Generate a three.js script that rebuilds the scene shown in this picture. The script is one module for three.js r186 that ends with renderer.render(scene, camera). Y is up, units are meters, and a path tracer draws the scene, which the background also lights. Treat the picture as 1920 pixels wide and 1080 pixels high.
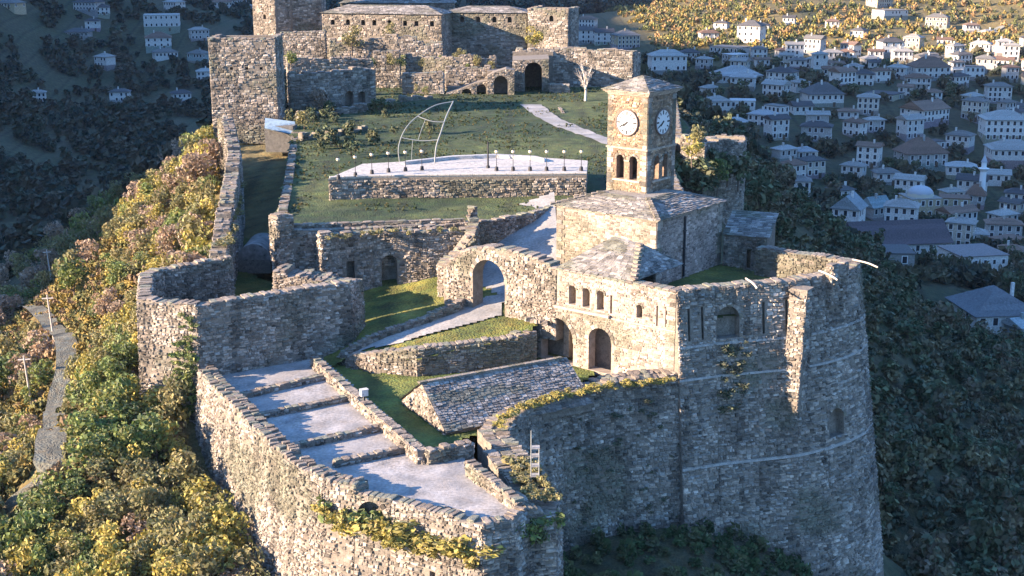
import * as THREE from 'three';
import { mergeGeometries } from 'three/addons/utils/BufferGeometryUtils.js';
import { ImprovedNoise } from 'three/addons/math/ImprovedNoise.js';

// ---------------------------------------------------------------- camera, sky, sun, exposure
const scene = new THREE.Scene();
const camera = new THREE.PerspectiveCamera(24, 16 / 9, 1, 6000);
camera.position.set(0, 32, 0);                       // a drone 32 m above the castle lawn
camera.rotation.set(THREE.MathUtils.degToRad(-15), 0, 0);
scene.add(camera);
const renderer = new THREE.WebGLRenderer({ antialias: true });
renderer.toneMapping = THREE.LinearToneMapping;
renderer.toneMappingExposure = 4.6;
renderer.shadowMap.enabled = true;
const elev = THREE.MathUtils.degToRad(17);
const sunDir = new THREE.Vector3(-0.962 * Math.cos(elev), Math.sin(elev), 0.273 * Math.cos(elev)).normalize();
{
  const W = 256, Hh = 128, d = new Float32Array(W * Hh * 4), v = new THREE.Vector3();
  for (let j = 0; j < Hh; j++) for (let i = 0; i < W; i++) {
    const th = ((j + 0.5) / Hh - 0.5) * Math.PI, ph = ((i + 0.5) / W - 0.5) * 2 * Math.PI;
    v.set(Math.cos(th) * Math.cos(ph), Math.sin(th), Math.cos(th) * Math.sin(ph));
    const up = Math.max(0, v.y), k = Math.pow(1 - up, 3), g = Math.pow(Math.max(0, v.dot(sunDir)), 12) * 0.6, o = (j * W + i) * 4;
    d[o] = 0.047 + 0.085 * k + g * 0.4; d[o + 1] = 0.132 + 0.112 * k + g * 0.32; d[o + 2] = 0.335 + 0.035 * k + g * 0.2; d[o + 3] = 1;
  }
  const t = new THREE.DataTexture(d, W, Hh, THREE.RGBAFormat, THREE.FloatType);
  t.mapping = THREE.EquirectangularReflectionMapping; t.magFilter = THREE.LinearFilter; t.needsUpdate = true;
  scene.background = t; scene.environment = t;
}
const sun = new THREE.DirectionalLight(new THREE.Color().setRGB(1, 0.77, 0.57), 5);
sun.position.copy(sunDir).multiplyScalar(900).add(new THREE.Vector3(0, 0, -180)); sun.target.position.set(0, 0, -180);
sun.castShadow = true; sun.shadow.mapSize.set(4096, 4096);
Object.assign(sun.shadow.camera, { left: -500, right: 500, top: 400, bottom: -400, near: 1, far: 2500 });
scene.add(sun, sun.target);
scene.fog = new THREE.FogExp2(new THREE.Color().setRGB(0.6, 0.75, 1.0), 0.000025);   // thin valley haze

// ---------------------------------------------------------------- helpers
let seed = 7;
const setSeed = s => { seed = s >>> 0; };
const rnd = () => { seed = (seed + 0x6D2B79F5) >>> 0; let t = seed; t = Math.imul(t ^ (t >>> 15), t | 1); t ^= t + Math.imul(t ^ (t >>> 7), t | 61); return ((t ^ (t >>> 14)) >>> 0) / 4294967296; };
const rr = (a, b) => a + (b - a) * rnd();
const pick = a => a[Math.floor(rnd() * a.length)];
const perlin = new ImprovedNoise();
const noise = (x, y = 0, z = 0) => perlin.noise(x + 31.7, y + 11.3, z + 5.1);
const fbm = (x, y, z = 0, n = 4) => { let a = 0, s = 1, t = 0; for (let i = 0; i < n; i++) { a += s * noise(x, y, z + i * 7.3); t += s; s *= 0.5; x *= 2.03; y *= 2.03; } return a / t; };
const lerp = (a, b, t) => a + (b - a) * t;
const clamp = (v, a = 0, b = 1) => Math.min(b, Math.max(a, v));
const used = {};
function numbered(n) { const k = used[n] = (used[n] ?? -1) + 1; return k ? n + '_' + String(k).padStart(3, '0') : n; }
function tag(o, label, category, group, kind) { if (label) o.userData.label = label; if (category) o.userData.category = category; if (group) o.userData.group = group; if (kind) o.userData.kind = kind; return o; }
function thing(name, label, category, pos = [0, 0, 0], group) { const g = new THREE.Group(); g.name = numbered(name); g.position.set(...pos); scene.add(g); g.updateMatrixWorld(); return tag(g, label, category, group); }
// a builder of faces given in world coordinates; mesh() stores them relative to the parent's base
class Faces {
  constructor() { this.p = []; this.c = []; }
  tri(a, b, c, col) { this.p.push(...a, ...b, ...c); for (let i = 0; i < 3; i++) this.c.push(col[0], col[1], col[2]); }
  quad(a, b, c, d, col) { this.tri(a, b, c, col); this.tri(a, c, d, col); }
  hexa(bot, top, col) { for (let i = 0; i < 4; i++) { const j = (i + 1) % 4; this.quad(bot[i], bot[j], top[j], top[i], col); } this.quad(top[0], top[1], top[2], top[3], col); this.quad(bot[3], bot[2], bot[1], bot[0], col); }
  geo(off = [0, 0, 0]) {
    const p = new Float32Array(this.p), n = p.length / 3, uv = new Float32Array(n * 2);
    for (let i = 0; i < n; i += 3) {
      const o = i * 3, ax = p[o + 3] - p[o], ay = p[o + 4] - p[o + 1], az = p[o + 5] - p[o + 2], bx = p[o + 6] - p[o], by = p[o + 7] - p[o + 1], bz = p[o + 8] - p[o + 2];
      const nx = Math.abs(ay * bz - az * by), ny = Math.abs(az * bx - ax * bz), nz = Math.abs(ax * by - ay * bx);
      for (let k = 0; k < 3; k++) { const x = p[o + k * 3], y = p[o + k * 3 + 1], z = p[o + k * 3 + 2]; const m = (i + k) * 2;
        if (ny > nx && ny > nz) { uv[m] = x; uv[m + 1] = z; } else if (nx > nz) { uv[m] = z; uv[m + 1] = y; } else { uv[m] = x; uv[m + 1] = y; } }
    }
    for (let i = 0; i < n; i++) { p[i * 3] -= off[0]; p[i * 3 + 1] -= off[1]; p[i * 3 + 2] -= off[2]; }
    const g = new THREE.BufferGeometry();
    g.setAttribute('position', new THREE.BufferAttribute(p, 3)); g.setAttribute('uv', new THREE.BufferAttribute(uv, 2)); g.setAttribute('color', new THREE.BufferAttribute(new Float32Array(this.c), 3));
    g.computeVertexNormals(); return g;
  }
}
function shade(m) { m.castShadow = m.receiveShadow = true; return m; }
function addMesh(name, geo, mat, parent = scene) { const m = shade(new THREE.Mesh(geo, mat)); m.name = parent === scene ? numbered(name) : name; parent.add(m); return m; }
const baseOf = o => { const v = new THREE.Vector3(); if (o !== scene) { o.updateWorldMatrix(true, false); v.setFromMatrixPosition(o.matrixWorld); } return [v.x, v.y, v.z]; };
function put(name, f, mat, parent = scene) { return addMesh(name, f.geo(baseOf(parent)), mat, parent); }
function boxF(f, cx, cy, cz, w, h, d, yaw, col) {
  const c = Math.cos(yaw), s = Math.sin(yaw), q = (x, y, z) => [cx + x * c + z * s, cy + y, cz - x * s + z * c];
  const b = [q(-w / 2, 0, d / 2), q(w / 2, 0, d / 2), q(w / 2, 0, -d / 2), q(-w / 2, 0, -d / 2)], t = b.map(v => [v[0], v[1] + h, v[2]]);
  f.hexa(b, t, col);
}
function tubeG(pts, r, seg = 6, r2) { const c = new THREE.CatmullRomCurve3(pts.map(p => new THREE.Vector3(...p))); const n = seg < 6 ? 4 : Math.max(2, pts.length * 4); const g = new THREE.TubeGeometry(c, n, r, seg, false);
  if (r2 !== undefined) { const P = g.attributes.position, q = new THREE.Vector3(); for (let i = 0; i <= n; i++) { c.getPointAt(i / n, q); const k = lerp(1, r2 / r, i / n); for (let j = 0; j <= seg; j++) { const m = i * (seg + 1) + j; P.setXYZ(m, q.x + (P.getX(m) - q.x) * k, q.y + (P.getY(m) - q.y) * k, q.z + (P.getZ(m) - q.z) * k); } } g.computeVertexNormals(); }
  return g; }
function tubeIn(name, pts, r, mat, parent, r2) { const o = baseOf(parent); return addMesh(name, tubeG(pts.map(p => [p[0] - o[0], p[1] - o[1], p[2] - o[2]]), r, 6, r2), mat, parent); }

// ---------------------------------------------------------------- textures and materials
function tex(size, fn, repeat, srgb = true) {
  const d = new Uint8Array(size * size * 4);
  for (let j = 0; j < size; j++) for (let i = 0; i < size; i++) { const c = fn(i / size, j / size, i, j), o = (j * size + i) * 4; d[o] = clamp(c[0]) * 255; d[o + 1] = clamp(c[1]) * 255; d[o + 2] = clamp(c[2]) * 255; d[o + 3] = 255; }
  const t = new THREE.DataTexture(d, size, size); t.wrapS = t.wrapT = THREE.RepeatWrapping; t.repeat.set(repeat, repeat); t.magFilter = THREE.LinearFilter; t.minFilter = THREE.LinearMipmapLinearFilter; t.generateMipmaps = true;
  if (srgb) t.colorSpace = THREE.SRGBColorSpace; t.needsUpdate = true; return t;
}
// noise that tiles: blends four shifted copies
const tile = (u, v, f, s) => { const n = (x, y) => fbm(x * f, y * f, s, 5); return lerp(lerp(n(u, v), n(u - 1, v), u), lerp(n(u, v - 1), n(u - 1, v - 1), u), v) * 1.6; };
const stoneMap = tex(512, (u, v) => { const a = 0.84 + 0.22 * tile(u, v, 9, 1) + 0.22 * tile(u, v, 40, 2); const s = tile(u, v, 22, 9) > 0.33 ? 0.72 : 1; return [a * s, a * s * 0.985, a * s * 0.96]; }, 0.2);
const stoneBump = tex(512, (u, v) => { const a = 0.5 + 0.4 * tile(u, v, 12, 1) + 0.4 * tile(u, v, 48, 5); return [a, a, a]; }, 0.2, false);
const earthMap = tex(512, (u, v) => { const a = 0.8 + 0.35 * tile(u, v, 6, 21) + 0.3 * tile(u, v, 50, 22), h = tile(u, v, 14, 23); return [a * (1 + 0.18 * h), a, a * (0.9 - 0.15 * h)]; }, 0.08);
const earthBump = tex(512, (u, v) => { const a = 0.5 + 0.4 * tile(u, v, 10, 31) + 0.4 * tile(u, v, 60, 32); return [a, a, a]; }, 0.08, false);
const M = {};
M.stone = new THREE.MeshStandardMaterial({ vertexColors: true, map: stoneMap, bumpMap: stoneBump, bumpScale: 0.06, roughness: 0.95, side: THREE.DoubleSide });
M.earth = new THREE.MeshStandardMaterial({ vertexColors: true, map: earthMap, bumpMap: earthBump, bumpScale: 0.25, roughness: 1, side: THREE.DoubleSide });
const floorMap = tex(512, (u, v) => { const a = 0.86 + 0.16 * tile(u, v, 5, 61) + 0.22 * tile(u, v, 36, 62), h = tile(u, v, 9, 63); return [a * (1 + 0.04 * h), a, a * (1 - 0.05 * h)]; }, 0.11);
M.paving = new THREE.MeshStandardMaterial({ vertexColors: true, map: floorMap, bumpMap: stoneBump, bumpScale: 0.03, roughness: 0.9, side: THREE.DoubleSide });
M.plaster = new THREE.MeshStandardMaterial({ vertexColors: true, map: stoneMap, bumpMap: stoneBump, bumpScale: 0.015, roughness: 0.9, side: THREE.DoubleSide });
const rgb = (r, g, b) => new THREE.Color().setRGB(r, g, b);
const plain = (r, g, b, rough = 0.8, metal = 0) => new THREE.MeshStandardMaterial({ color: rgb(r, g, b), roughness: rough, metalness: metal, side: THREE.DoubleSide });
M.enamel = plain(0.62, 0.62, 0.6, 0.5); M.galvanised = plain(0.22, 0.235, 0.23, 0.7); M.iron = plain(0.03, 0.03, 0.035, 0.6, 0.3); M.whitePaint = plain(0.78, 0.78, 0.76, 0.5); M.lampGlass = plain(0.8, 0.66, 0.45, 0.25);
M.dark = plain(0.02, 0.02, 0.022, 0.7); M.pane = plain(0.03, 0.035, 0.045, 0.15); M.frame = plain(0.7, 0.7, 0.68, 0.6); M.wood = plain(0.32, 0.24, 0.16, 0.9); M.bark = plain(0.12, 0.09, 0.07, 1); M.paleBark = plain(0.5, 0.45, 0.4, 1); M.tarp = plain(0.45, 0.6, 0.68, 0.5);
const leafMat = M.leaf = new THREE.MeshPhysicalMaterial({ vertexColors: true, roughness: 0.95, transmission: 0.3, thickness: 0, side: THREE.DoubleSide });
M.leafFar = new THREE.MeshStandardMaterial({ vertexColors: true, roughness: 1, side: THREE.DoubleSide });

// ---------------------------------------------------------------- masonry
const LIMESTONE = [[0.52, 0.455, 0.39], [0.46, 0.41, 0.355], [0.57, 0.51, 0.45], [0.4, 0.355, 0.305], [0.5, 0.425, 0.36], [0.31, 0.275, 0.235], [0.47, 0.45, 0.415]];   // one quarry for the whole castle
const PAL = {
  stone: LIMESTONE,
  ashlar: [[0.56, 0.47, 0.42], [0.52, 0.43, 0.38], [0.6, 0.515, 0.47], [0.45, 0.37, 0.325], [0.57, 0.465, 0.415]],   // the repointed masonry of keep and gatehouse
  slate: [[0.38, 0.365, 0.35], [0.43, 0.405, 0.38], [0.33, 0.32, 0.31], [0.48, 0.45, 0.42], [0.29, 0.28, 0.27]],
  tower: [[0.5, 0.35, 0.235], [0.53, 0.39, 0.27], [0.45, 0.31, 0.2], [0.54, 0.44, 0.34], [0.39, 0.28, 0.2]],
};
const MORTAR = { stone: [0.27, 0.24, 0.205], ashlar: [0.46, 0.395, 0.345], slate: [0.2, 0.19, 0.18], tower: [0.3, 0.22, 0.165] };
function stoneCol(pal, x, y, z) {
  const c = pick(PAL[pal]), n = fbm(x * 0.11, y * 0.13, z * 0.11, 3), b = noise(x * 0.31 + 9, y * 0.37, z * 0.31), st = noise(x * 0.7 + 3, y * 0.09, z * 0.7) > 0.24 ? 0.6 : 1, k = rr(0.45, 1.22) * (1 + 0.42 * b) * (pal === 'stone' ? st : 1), moss = n > 0.08 ? clamp((n - 0.08) * 6) : 0;   // lichen in patches
  return [lerp(c[0] * k, 0.14, moss * 0.6), lerp(c[1] * k, 0.14, moss * 0.55), lerp(c[2] * k, 0.1, moss * 0.6)];
}
function rubble(f, pos, L, yb, yt, o = {}) {
  const sw = o.sw || [0.22, 0.7], sh = o.sh || [0.17, 0.34], pr = o.proud || [0.06, 0.17], skip = o.skip ?? 0.05, pal = o.pal || 'stone', pos0 = pos, wv = rr(0, 50);
  pos = (u, y, d) => pos0(u, y + 0.16 * noise(u * 0.45 + wv, y * 0.5) + 0.05 * noise(u * 1.7, y * 1.9 + wv), d);   // courses wander
  const crumb = (u, y) => fbm(u * 0.16 + wv, y * 0.2, 17, 3);   // places where the facing has fallen out
  let lo = 1e9, hi = -1e9; for (let i = 0; i <= 8; i++) { lo = Math.min(lo, yb(L * i / 8)); hi = Math.max(hi, yt(L * i / 8)); }
  let y = lo;
  while (y < hi) {
    const h = rr(...sh); let u = -rr(0, 0.5);
    while (u < L - 0.08) {
      const w = rr(...sw), u0 = Math.max(u, 0) + 0.015, u1 = Math.min(u + w, L) - 0.015, um = (u0 + u1) / 2; u += w;
      if (u1 - u0 < 0.1 || y < yb(um) - 0.12 || y + h > yt(um) + 0.1 || rnd() < skip + (crumb(um, y) > 0.22 ? 0.3 : 0)) continue;
      if (o.hole && (o.hole(um, y + h / 2) || o.hole(u0, y + h / 2) || o.hole(u1, y + h / 2))) continue;
      const two = h > 0.26 && w < 0.75 && rnd() < 0.35, cut = two ? rr(0.4, 0.6) : 1;
      for (let e = 0; e < (two ? 2 : 1); e++) {
        const yl = y + (e ? h * cut : 0), yh = y + (e ? h : h * cut) - 0.02, j = () => rr(-0.045, 0.045), p = rr(...pr), mu = (u1 - u0) * 0.15, mv = (yh - yl) * 0.18, pj = () => p * rr(0.35, 1.5);
        const a = pos(u0 + j(), yl + j(), 0), b = pos(u1 + j(), yl + j(), 0), c = pos(u1 + j(), yh + j(), 0), d = pos(u0 + j(), yh + j(), 0);
        const A = pos(u0 + mu, yl + mv, pj()), Bq = pos(u1 - mu, yl + mv, pj()), C = pos(u1 - mu, yh - mv, pj()), Dq = pos(u0 + mu, yh - mv, pj());
        const col = stoneCol(pal, ...A);
        f.quad(A, Bq, C, Dq, col); f.quad(a, b, Bq, A, col); f.quad(b, c, C, Bq, col); f.quad(c, d, Dq, C, col); f.quad(d, a, A, Dq, col);
      }
    }
    y += h;
  }
}
const rocks = [];
for (let k = 0; k < 6; k++) {   // squarish blocks with knocked-off corners, one metre a side, standing on their base
  setSeed(900 + k); const g = new THREE.BoxGeometry(1, 1, 1, 2, 2, 2).toNonIndexed(), P = g.attributes.position, key = new Map();
  for (let i = 0; i < P.count; i++) { const id = [0, 1, 2].map(a => P.array[i * 3 + a].toFixed(1)).join(); if (!key.has(id)) { const v = [P.getX(i), P.getY(i), P.getZ(i)], e = v.filter(q => Math.abs(q) > 0.4).length, s = e === 3 ? 0.9 : e === 2 ? 0.97 : 1.0; key.set(id, v.map(q => q * s + rr(-0.075, 0.075))); } P.setXYZ(i, ...key.get(id)); }
  g.translate(0, 0.5, 0); g.computeVertexNormals();
  const c = stoneCol('stone', k * 5, 0, 0), col = new Float32Array(P.count * 3); for (let i = 0; i < P.count; i++) col.set(c, i * 3); g.setAttribute('color', new THREE.BufferAttribute(col, 3));
  rocks.push(g);
}
function rock(name, parent, [x, y, z], [w, h, d], yaw, set = 0) { const m = addMesh(name, rocks[set * 3 + Math.floor(rnd() * 3)], M.stone, parent), o = baseOf(parent); m.position.set(x - o[0], y - o[1], z - o[2]); m.scale.set(w, h, d); m.rotation.y = yaw; return m; }
// a wall along points [x, z, top, bottom]; walking along it, its outer face is on the right-hand side seen from above (towards +z when walking +x)
function wall(name, label, cat, pts, o = {}) {
  setSeed(o.seed ?? pts.length * 131 + Math.floor(Math.abs(pts[0][0] * 17 + pts[0][1] * 7)));
  const t = o.t ?? 1, pal = o.pal || 'stone', bt = o.batter || 0, n = pts.length;
  const g = o.parent || thing(name, label, cat, [pts[0][0], Math.min(...pts.map(p => p[3])), pts[0][1]], o.group);
  const dirs = []; for (let i = 0; i < n - 1; i++) { const dx = pts[i + 1][0] - pts[i][0], dz = pts[i + 1][1] - pts[i][1], L = Math.hypot(dx, dz); dirs.push([dx / L, dz / L, L]); }
  const mit = pts.map((p, i) => { const a = dirs[Math.max(0, i - 1)], b = dirs[Math.min(n - 2, i)]; let x = -(a[1] + b[1]), z = a[0] + b[0]; const l = Math.hypot(x, z); x /= l; z /= l; const k = Math.max(0.5, x * -a[1] + z * a[0]); return [x / k, z / k]; });
  const core = new Faces(), st = new Faces(), mc = MORTAR[pal];
  let q = 0;
  for (let i = 0; i < n - 1; i++) {
    const [dx, dz, L] = dirs[i], A = pts[i], Bp = pts[i + 1], mA = mit[i], mB = mit[i + 1], k = Math.max(1, Math.round(L / 1.3));
    const at = (s, y, d) => { const ox = lerp(mA[0], mB[0], s), oz = lerp(mA[1], mB[1], s), e = bt * (lerp(A[2], Bp[2], s) - y) + d; return [lerp(A[0], Bp[0], s) + ox * e, y, lerp(A[1], Bp[1], s) + oz * e]; };
    const inn = (s, y) => { const ox = lerp(mA[0], mB[0], s), oz = lerp(mA[1], mB[1], s); return [lerp(A[0], Bp[0], s) - ox * t, y, lerp(A[1], Bp[1], s) - oz * t]; };
    const cuts = (o.cuts || []).filter(c => c.i === i), br = []; for (let m = 0; m <= k; m++) br.push(m / k);
    for (let m = 0; m < k; m++) {
      const s0 = m / k, s1 = (m + 1) / k, jt = (o.ruin || 0) * noise((q + m) * 0.9, i * 3.1), y0 = lerp(A[2], Bp[2], s0) + jt, y1 = lerp(A[2], Bp[2], s1) + jt;
      const seg = [s0, s1]; for (const c of cuts) for (const e of [c.u0 / L, c.u1 / L]) if (e > s0 + 1e-4 && e < s1 - 1e-4) seg.push(e); seg.sort((a, b) => a - b);
      for (let e = 0; e < seg.length - 1; e++) {
        const a = seg[e], b = seg[e + 1], mid = (a + b) / 2 * L, ya = lerp(y0, y1, (a - s0) / (s1 - s0)), yc = lerp(y0, y1, (b - s0) / (s1 - s0)), b0 = lerp(A[3], Bp[3], a), b1 = lerp(A[3], Bp[3], b), c = cuts.find(c => mid > c.u0 && mid < c.u1);
        const blk = (lo0, lo1, hi0, hi1, dep) => core.hexa([at(a, lo0, -dep), at(b, lo1, -dep), inn(b, lo1), inn(a, lo0)], [at(a, hi0, -dep), at(b, hi1, -dep), inn(b, hi1), inn(a, hi0)], mc);
        if (c) { blk(b0, b1, c.y0, c.y0, 0); blk(c.y0, c.y0, c.y1, c.y1, c.depth); blk(c.y1, c.y1, ya, yc, 0); } else blk(b0, b1, ya, yc, 0);
      }
      if (o.coping !== false) {
        const cw = L / k, nn = cw > 0.9 ? Math.max(1, Math.round(cw / ((o.cop || 0.75) * 0.8))) : 1;
        for (let e = 0; e < nn; e++) { const s = s0 + (s1 - s0) * (e + 0.5) / nn, a = at(s, lerp(y0, y1, (e + 0.5) / nn), 0), b = inn(s, a[1]); const c = [(a[0] + b[0]) / 2, a[1] - 0.08, (a[2] + b[2]) / 2];
          const na = Math.max(1, Math.round(t / 0.95)); for (let v = 0; v < na; v++) { const r = na > 1 ? (v + 0.5) / na : 0.5, cc = [lerp(a[0], b[0], r) + (na > 1 ? rr(-0.1, 0.1) : 0), c[1], lerp(a[2], b[2], r) + (na > 1 ? rr(-0.1, 0.1) : 0)]; if (rnd() > (o.gap || 0.06)) rock('coping_stone', g, cc, [cw / nn * rr(0.7, 1.06), rr(0.1, 0.3) * (o.ch || 1), (t + 0.1) / na * rr(0.75, 1.1)], -Math.atan2(dz, dx) + rr(-0.12, 0.12) * (na > 1 ? 3 : 1), o.copSet ?? 0); } }
      }
    }
    const jtop = u => lerp(A[2], Bp[2], u / L) + (o.ruin || 0) * noise((q + Math.min(k - 1, Math.floor(u / L * k))) * 0.9, i * 3.1);
    const bot = u => Math.max(o.seen ?? -1e9, lerp(A[3], Bp[3], u / L));
    for (const c of cuts) if (c.arch) { const r = (c.u1 - c.u0) / 2, uc = (c.u0 + c.u1) / 2, ys = c.y1 - r, n2 = 12; for (let e = 0; e < n2; e++) { const t0 = Math.PI * e / n2, t1 = Math.PI * (e + 1) / n2, p = (t, d) => at((uc + Math.cos(t) * r) / L, ys + Math.sin(t) * r, d), w = (t, d) => at((uc + Math.cos(t) * r) / L, c.y1, d); core.hexa([p(t0, -0.01), p(t1, -0.01), p(t1, -c.depth), p(t0, -c.depth)], [w(t0, -0.01), w(t1, -0.01), w(t1, -c.depth), w(t0, -c.depth)], mc); }
      voussoirs(g, (u, y, d) => at(u / L, y, d), uc, 2 * r, c.y1, { rise: r, n: 11, d: 0.34, pal }); }
    const inCut = (u, y) => cuts.some(c => u > c.u0 - 0.05 && u < c.u1 + 0.05 && y > c.y0 - 0.1 && (c.arch && y > c.y1 - (c.u1 - c.u0) / 2 ? Math.hypot(u - (c.u0 + c.u1) / 2, y - c.y1 + (c.u1 - c.u0) / 2) < (c.u1 - c.u0) / 2 + 0.1 : y < c.y1 + 0.1));
    const so = { pal: o.pals ? o.pals[i] || pal : pal, ...(o.stones || {}) };
    if (o.faces !== 'in' && o.faces !== 'none') rubble(st, (u, y, d) => at(u / L, y, d), L, bot, jtop, { ...so, hole: cuts.length ? inCut : undefined });
    if (o.faces === 'both' || o.faces === 'in') { const ib = o.inBottom ?? -1e9; rubble(st, (u, y, d) => { const p = inn(u / L, y), ox = lerp(mA[0], mB[0], u / L), oz = lerp(mA[1], mB[1], u / L); return [p[0] - ox * d, y, p[2] - oz * d]; }, L, u => Math.max(bot(u), ib), jtop, so); }
    if (o.ends !== false) { if (i === 0) endFace(st, A, inn(0, 0), dx, dz, -1, t, so); if (i === n - 2) endFace(st, Bp, inn(1, 0), dx, dz, 1, t, so); }
    q += k;
  }
  const c = put('masonry_core', core, M.stone, g); const s = put('facing_stones', st, M.stone, g); s.userData.kind = 'stuff';
  return g;
}
function endFace(f, P0, inn, dx, dz, sg, t, so) { const ux = (inn[0] - P0[0]) / t, uz = (inn[2] - P0[1]) / t; rubble(f, (u, y, d) => [P0[0] + ux * u + dx * sg * d, y, P0[1] + uz * u + dz * sg * d], t, () => P0[3], () => P0[2], so); }
// a wall face drawn as an outline with openings in (u, Y) and given thickness t
const inPoly = (x, y, P) => { let r = false; for (let i = 0, j = P.length - 1; i < P.length; j = i++) if ((P[i][1] > y) !== (P[j][1] > y) && x < (P[j][0] - P[i][0]) * (y - P[i][1]) / (P[j][1] - P[i][1]) + P[i][0]) r = !r; return r; };
const arch = (uc, w, yb, yt, rise = w / 2, n = 10) => { const p = [[uc - w / 2, yb], [uc + w / 2, yb]]; for (let i = 0; i <= n; i++) { const a = Math.PI * i / n; p.push([uc + Math.cos(a) * w / 2, yt - rise + Math.sin(a) * rise]); } return p; };
const rect = (u0, u1, y0, y1) => [[u0, y0], [u1, y0], [u1, y1], [u0, y1]];
const grow = (P, k) => { const cx = P.reduce((s, p) => s + p[0], 0) / P.length, cy = P.reduce((s, p) => s + p[1], 0) / P.length; return P.map(([x, y]) => { const l = Math.hypot(x - cx, y - cy); return [x + (x - cx) / l * k, y + (y - cy) / l * k]; }); };
function faceWall(parent, name, O, dir, outline, holes, t, o = {}) {
  setSeed(o.seed || 77); const pal = o.pal || 'stone', mc = MORTAR[pal], ob = baseOf(parent);
  const sh = new THREE.Shape(outline.map(p => new THREE.Vector2(...p))); for (const h of holes) sh.holes.push(new THREE.Path(h.map(p => new THREE.Vector2(...p))));
  const g = new THREE.ExtrudeGeometry(sh, { depth: t, bevelEnabled: false, curveSegments: 6 }), ox = -dir[1], oz = dir[0];
  const P = g.attributes.position, uv = g.attributes.uv, c = new Float32Array(P.count * 3);
  for (let i = 0; i < P.count; i++) { const u = P.getX(i), y = P.getY(i), d = -P.getZ(i); uv.setXY(i, u + d, y); P.setXYZ(i, O[0] + dir[0] * u + ox * d - ob[0], y - ob[1], O[1] + dir[1] * u + oz * d - ob[2]); c.set(mc, i * 3); }
  g.setAttribute('color', new THREE.BufferAttribute(c, 3)); g.computeVertexNormals();
  const core = addMesh(name, g, M.stone, parent);
  const pos = (u, y, d) => [O[0] + dir[0] * u + ox * d, y, O[1] + dir[1] * u + oz * d];
  if (o.rubble !== false) {
    const u0 = Math.min(...outline.map(p => p[0])), u1 = Math.max(...outline.map(p => p[0])), y0 = Math.min(...outline.map(p => p[1])), y1 = Math.max(...outline.map(p => p[1])), big = holes.map(h => grow(h, 0.06));
    const f = new Faces();
    rubble(f, (u, y, d) => pos(u + u0, y, d), u1 - u0, () => y0, () => y1, { pal, ...(o.stones || {}), hole: (u, y) => { const U = u + u0; if (!inPoly(U, y - 0.1, outline) || !inPoly(U, y + 0.12, outline)) return true; return big.some(h => inPoly(U, y, h) || inPoly(U, y + 0.12, h)) || (o.hole && o.hole(U, y)); } });
    const s = put('facing_stones', f, M.stone, parent); s.userData.kind = 'stuff';
  }
  return { core, pos };
}
// the ring of wedge stones round an arch, each a stone of its own
function voussoirs(parent, pos, uc, w, yt, o = {}) {
  const rise = o.rise ?? w / 2, n = o.n || 11, dpt = o.d || 0.35, pal = o.pal || 'stone', a0 = o.a0 ?? 0, a1 = o.a1 ?? Math.PI;
  for (let i = 0; i < n; i++) {
    const f = new Faces(), b0 = lerp(a0, a1, (i + 0.05) / n), b1 = lerp(a0, a1, (i + 0.95) / n), k = rr(0.9, 1.15), pr = rr(0.05, 0.11);
    const q = (a, r, d) => pos(uc + Math.cos(a) * (w / 2 + r), yt - rise + Math.sin(a) * (rise + r), d);
    f.hexa([q(b0, 0.01, pr), q(b1, 0.01, pr), q(b1, 0.01, -0.25), q(b0, 0.01, -0.25)], [q(b0, dpt * k, pr), q(b1, dpt * k, pr), q(b1, dpt * k, -0.25), q(b0, dpt * k, -0.25)], stoneCol(pal, i * 3, 0, 0));
    put('arch_stone', f, M.stone, parent);
  }
}
// stone slates laid in rows on a roof plane a-b (eave) to d-c (ridge)
function slates(parent, name, a, b, c, d, o = {}) {
  const V = p => new THREE.Vector3(...p), A = V(a), Bv = V(b), C = V(c), Dv = V(d), n = new THREE.Vector3().subVectors(Bv, A).cross(new THREE.Vector3().subVectors(Dv, A)).normalize(); if (n.y < 0) n.negate();
  const f = new Faces(), H = Math.max(A.distanceTo(Dv), Bv.distanceTo(C)), rows = Math.round(H / (o.row || 0.38)), pal = o.pal || 'slate', q = new THREE.Vector3(), r = new THREE.Vector3();
  const at = (s, t, k) => { q.copy(A).lerp(Bv, s); r.copy(Dv).lerp(C, s); q.lerp(r, t).addScaledVector(n, k); return [q.x, q.y, q.z]; };
  f.quad(a, b, c, d, MORTAR[pal]);
  for (let i = 0; i < rows; i++) {
    const t0 = i / rows, t1 = Math.min(1, (i + 1.25) / rows), wid = lerp(A.distanceTo(Bv), Dv.distanceTo(C), t0); let s = 0;
    while (s < 1) { const e = Math.min(1, s + rr(0.35, 0.85) * (o.w || 1) / Math.max(0.3, wid)), k = rr(0.05, 0.12), col = stoneCol(pal, i, s * 9, 0), j = rr(-0.02, 0.02);
      const p = at(s, t0 + j, k), u = at(e, t0 + j, k), v = at(e, t1, 0.025), x = at(s, t1, 0.025);
      f.quad(p, u, v, x, col); f.quad(at(s, t0 + j, 0), at(e, t0 + j, 0), u, p, col); s = e + 0.004; }
  }
  return put(name, f, M.stone, parent);
}
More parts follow.
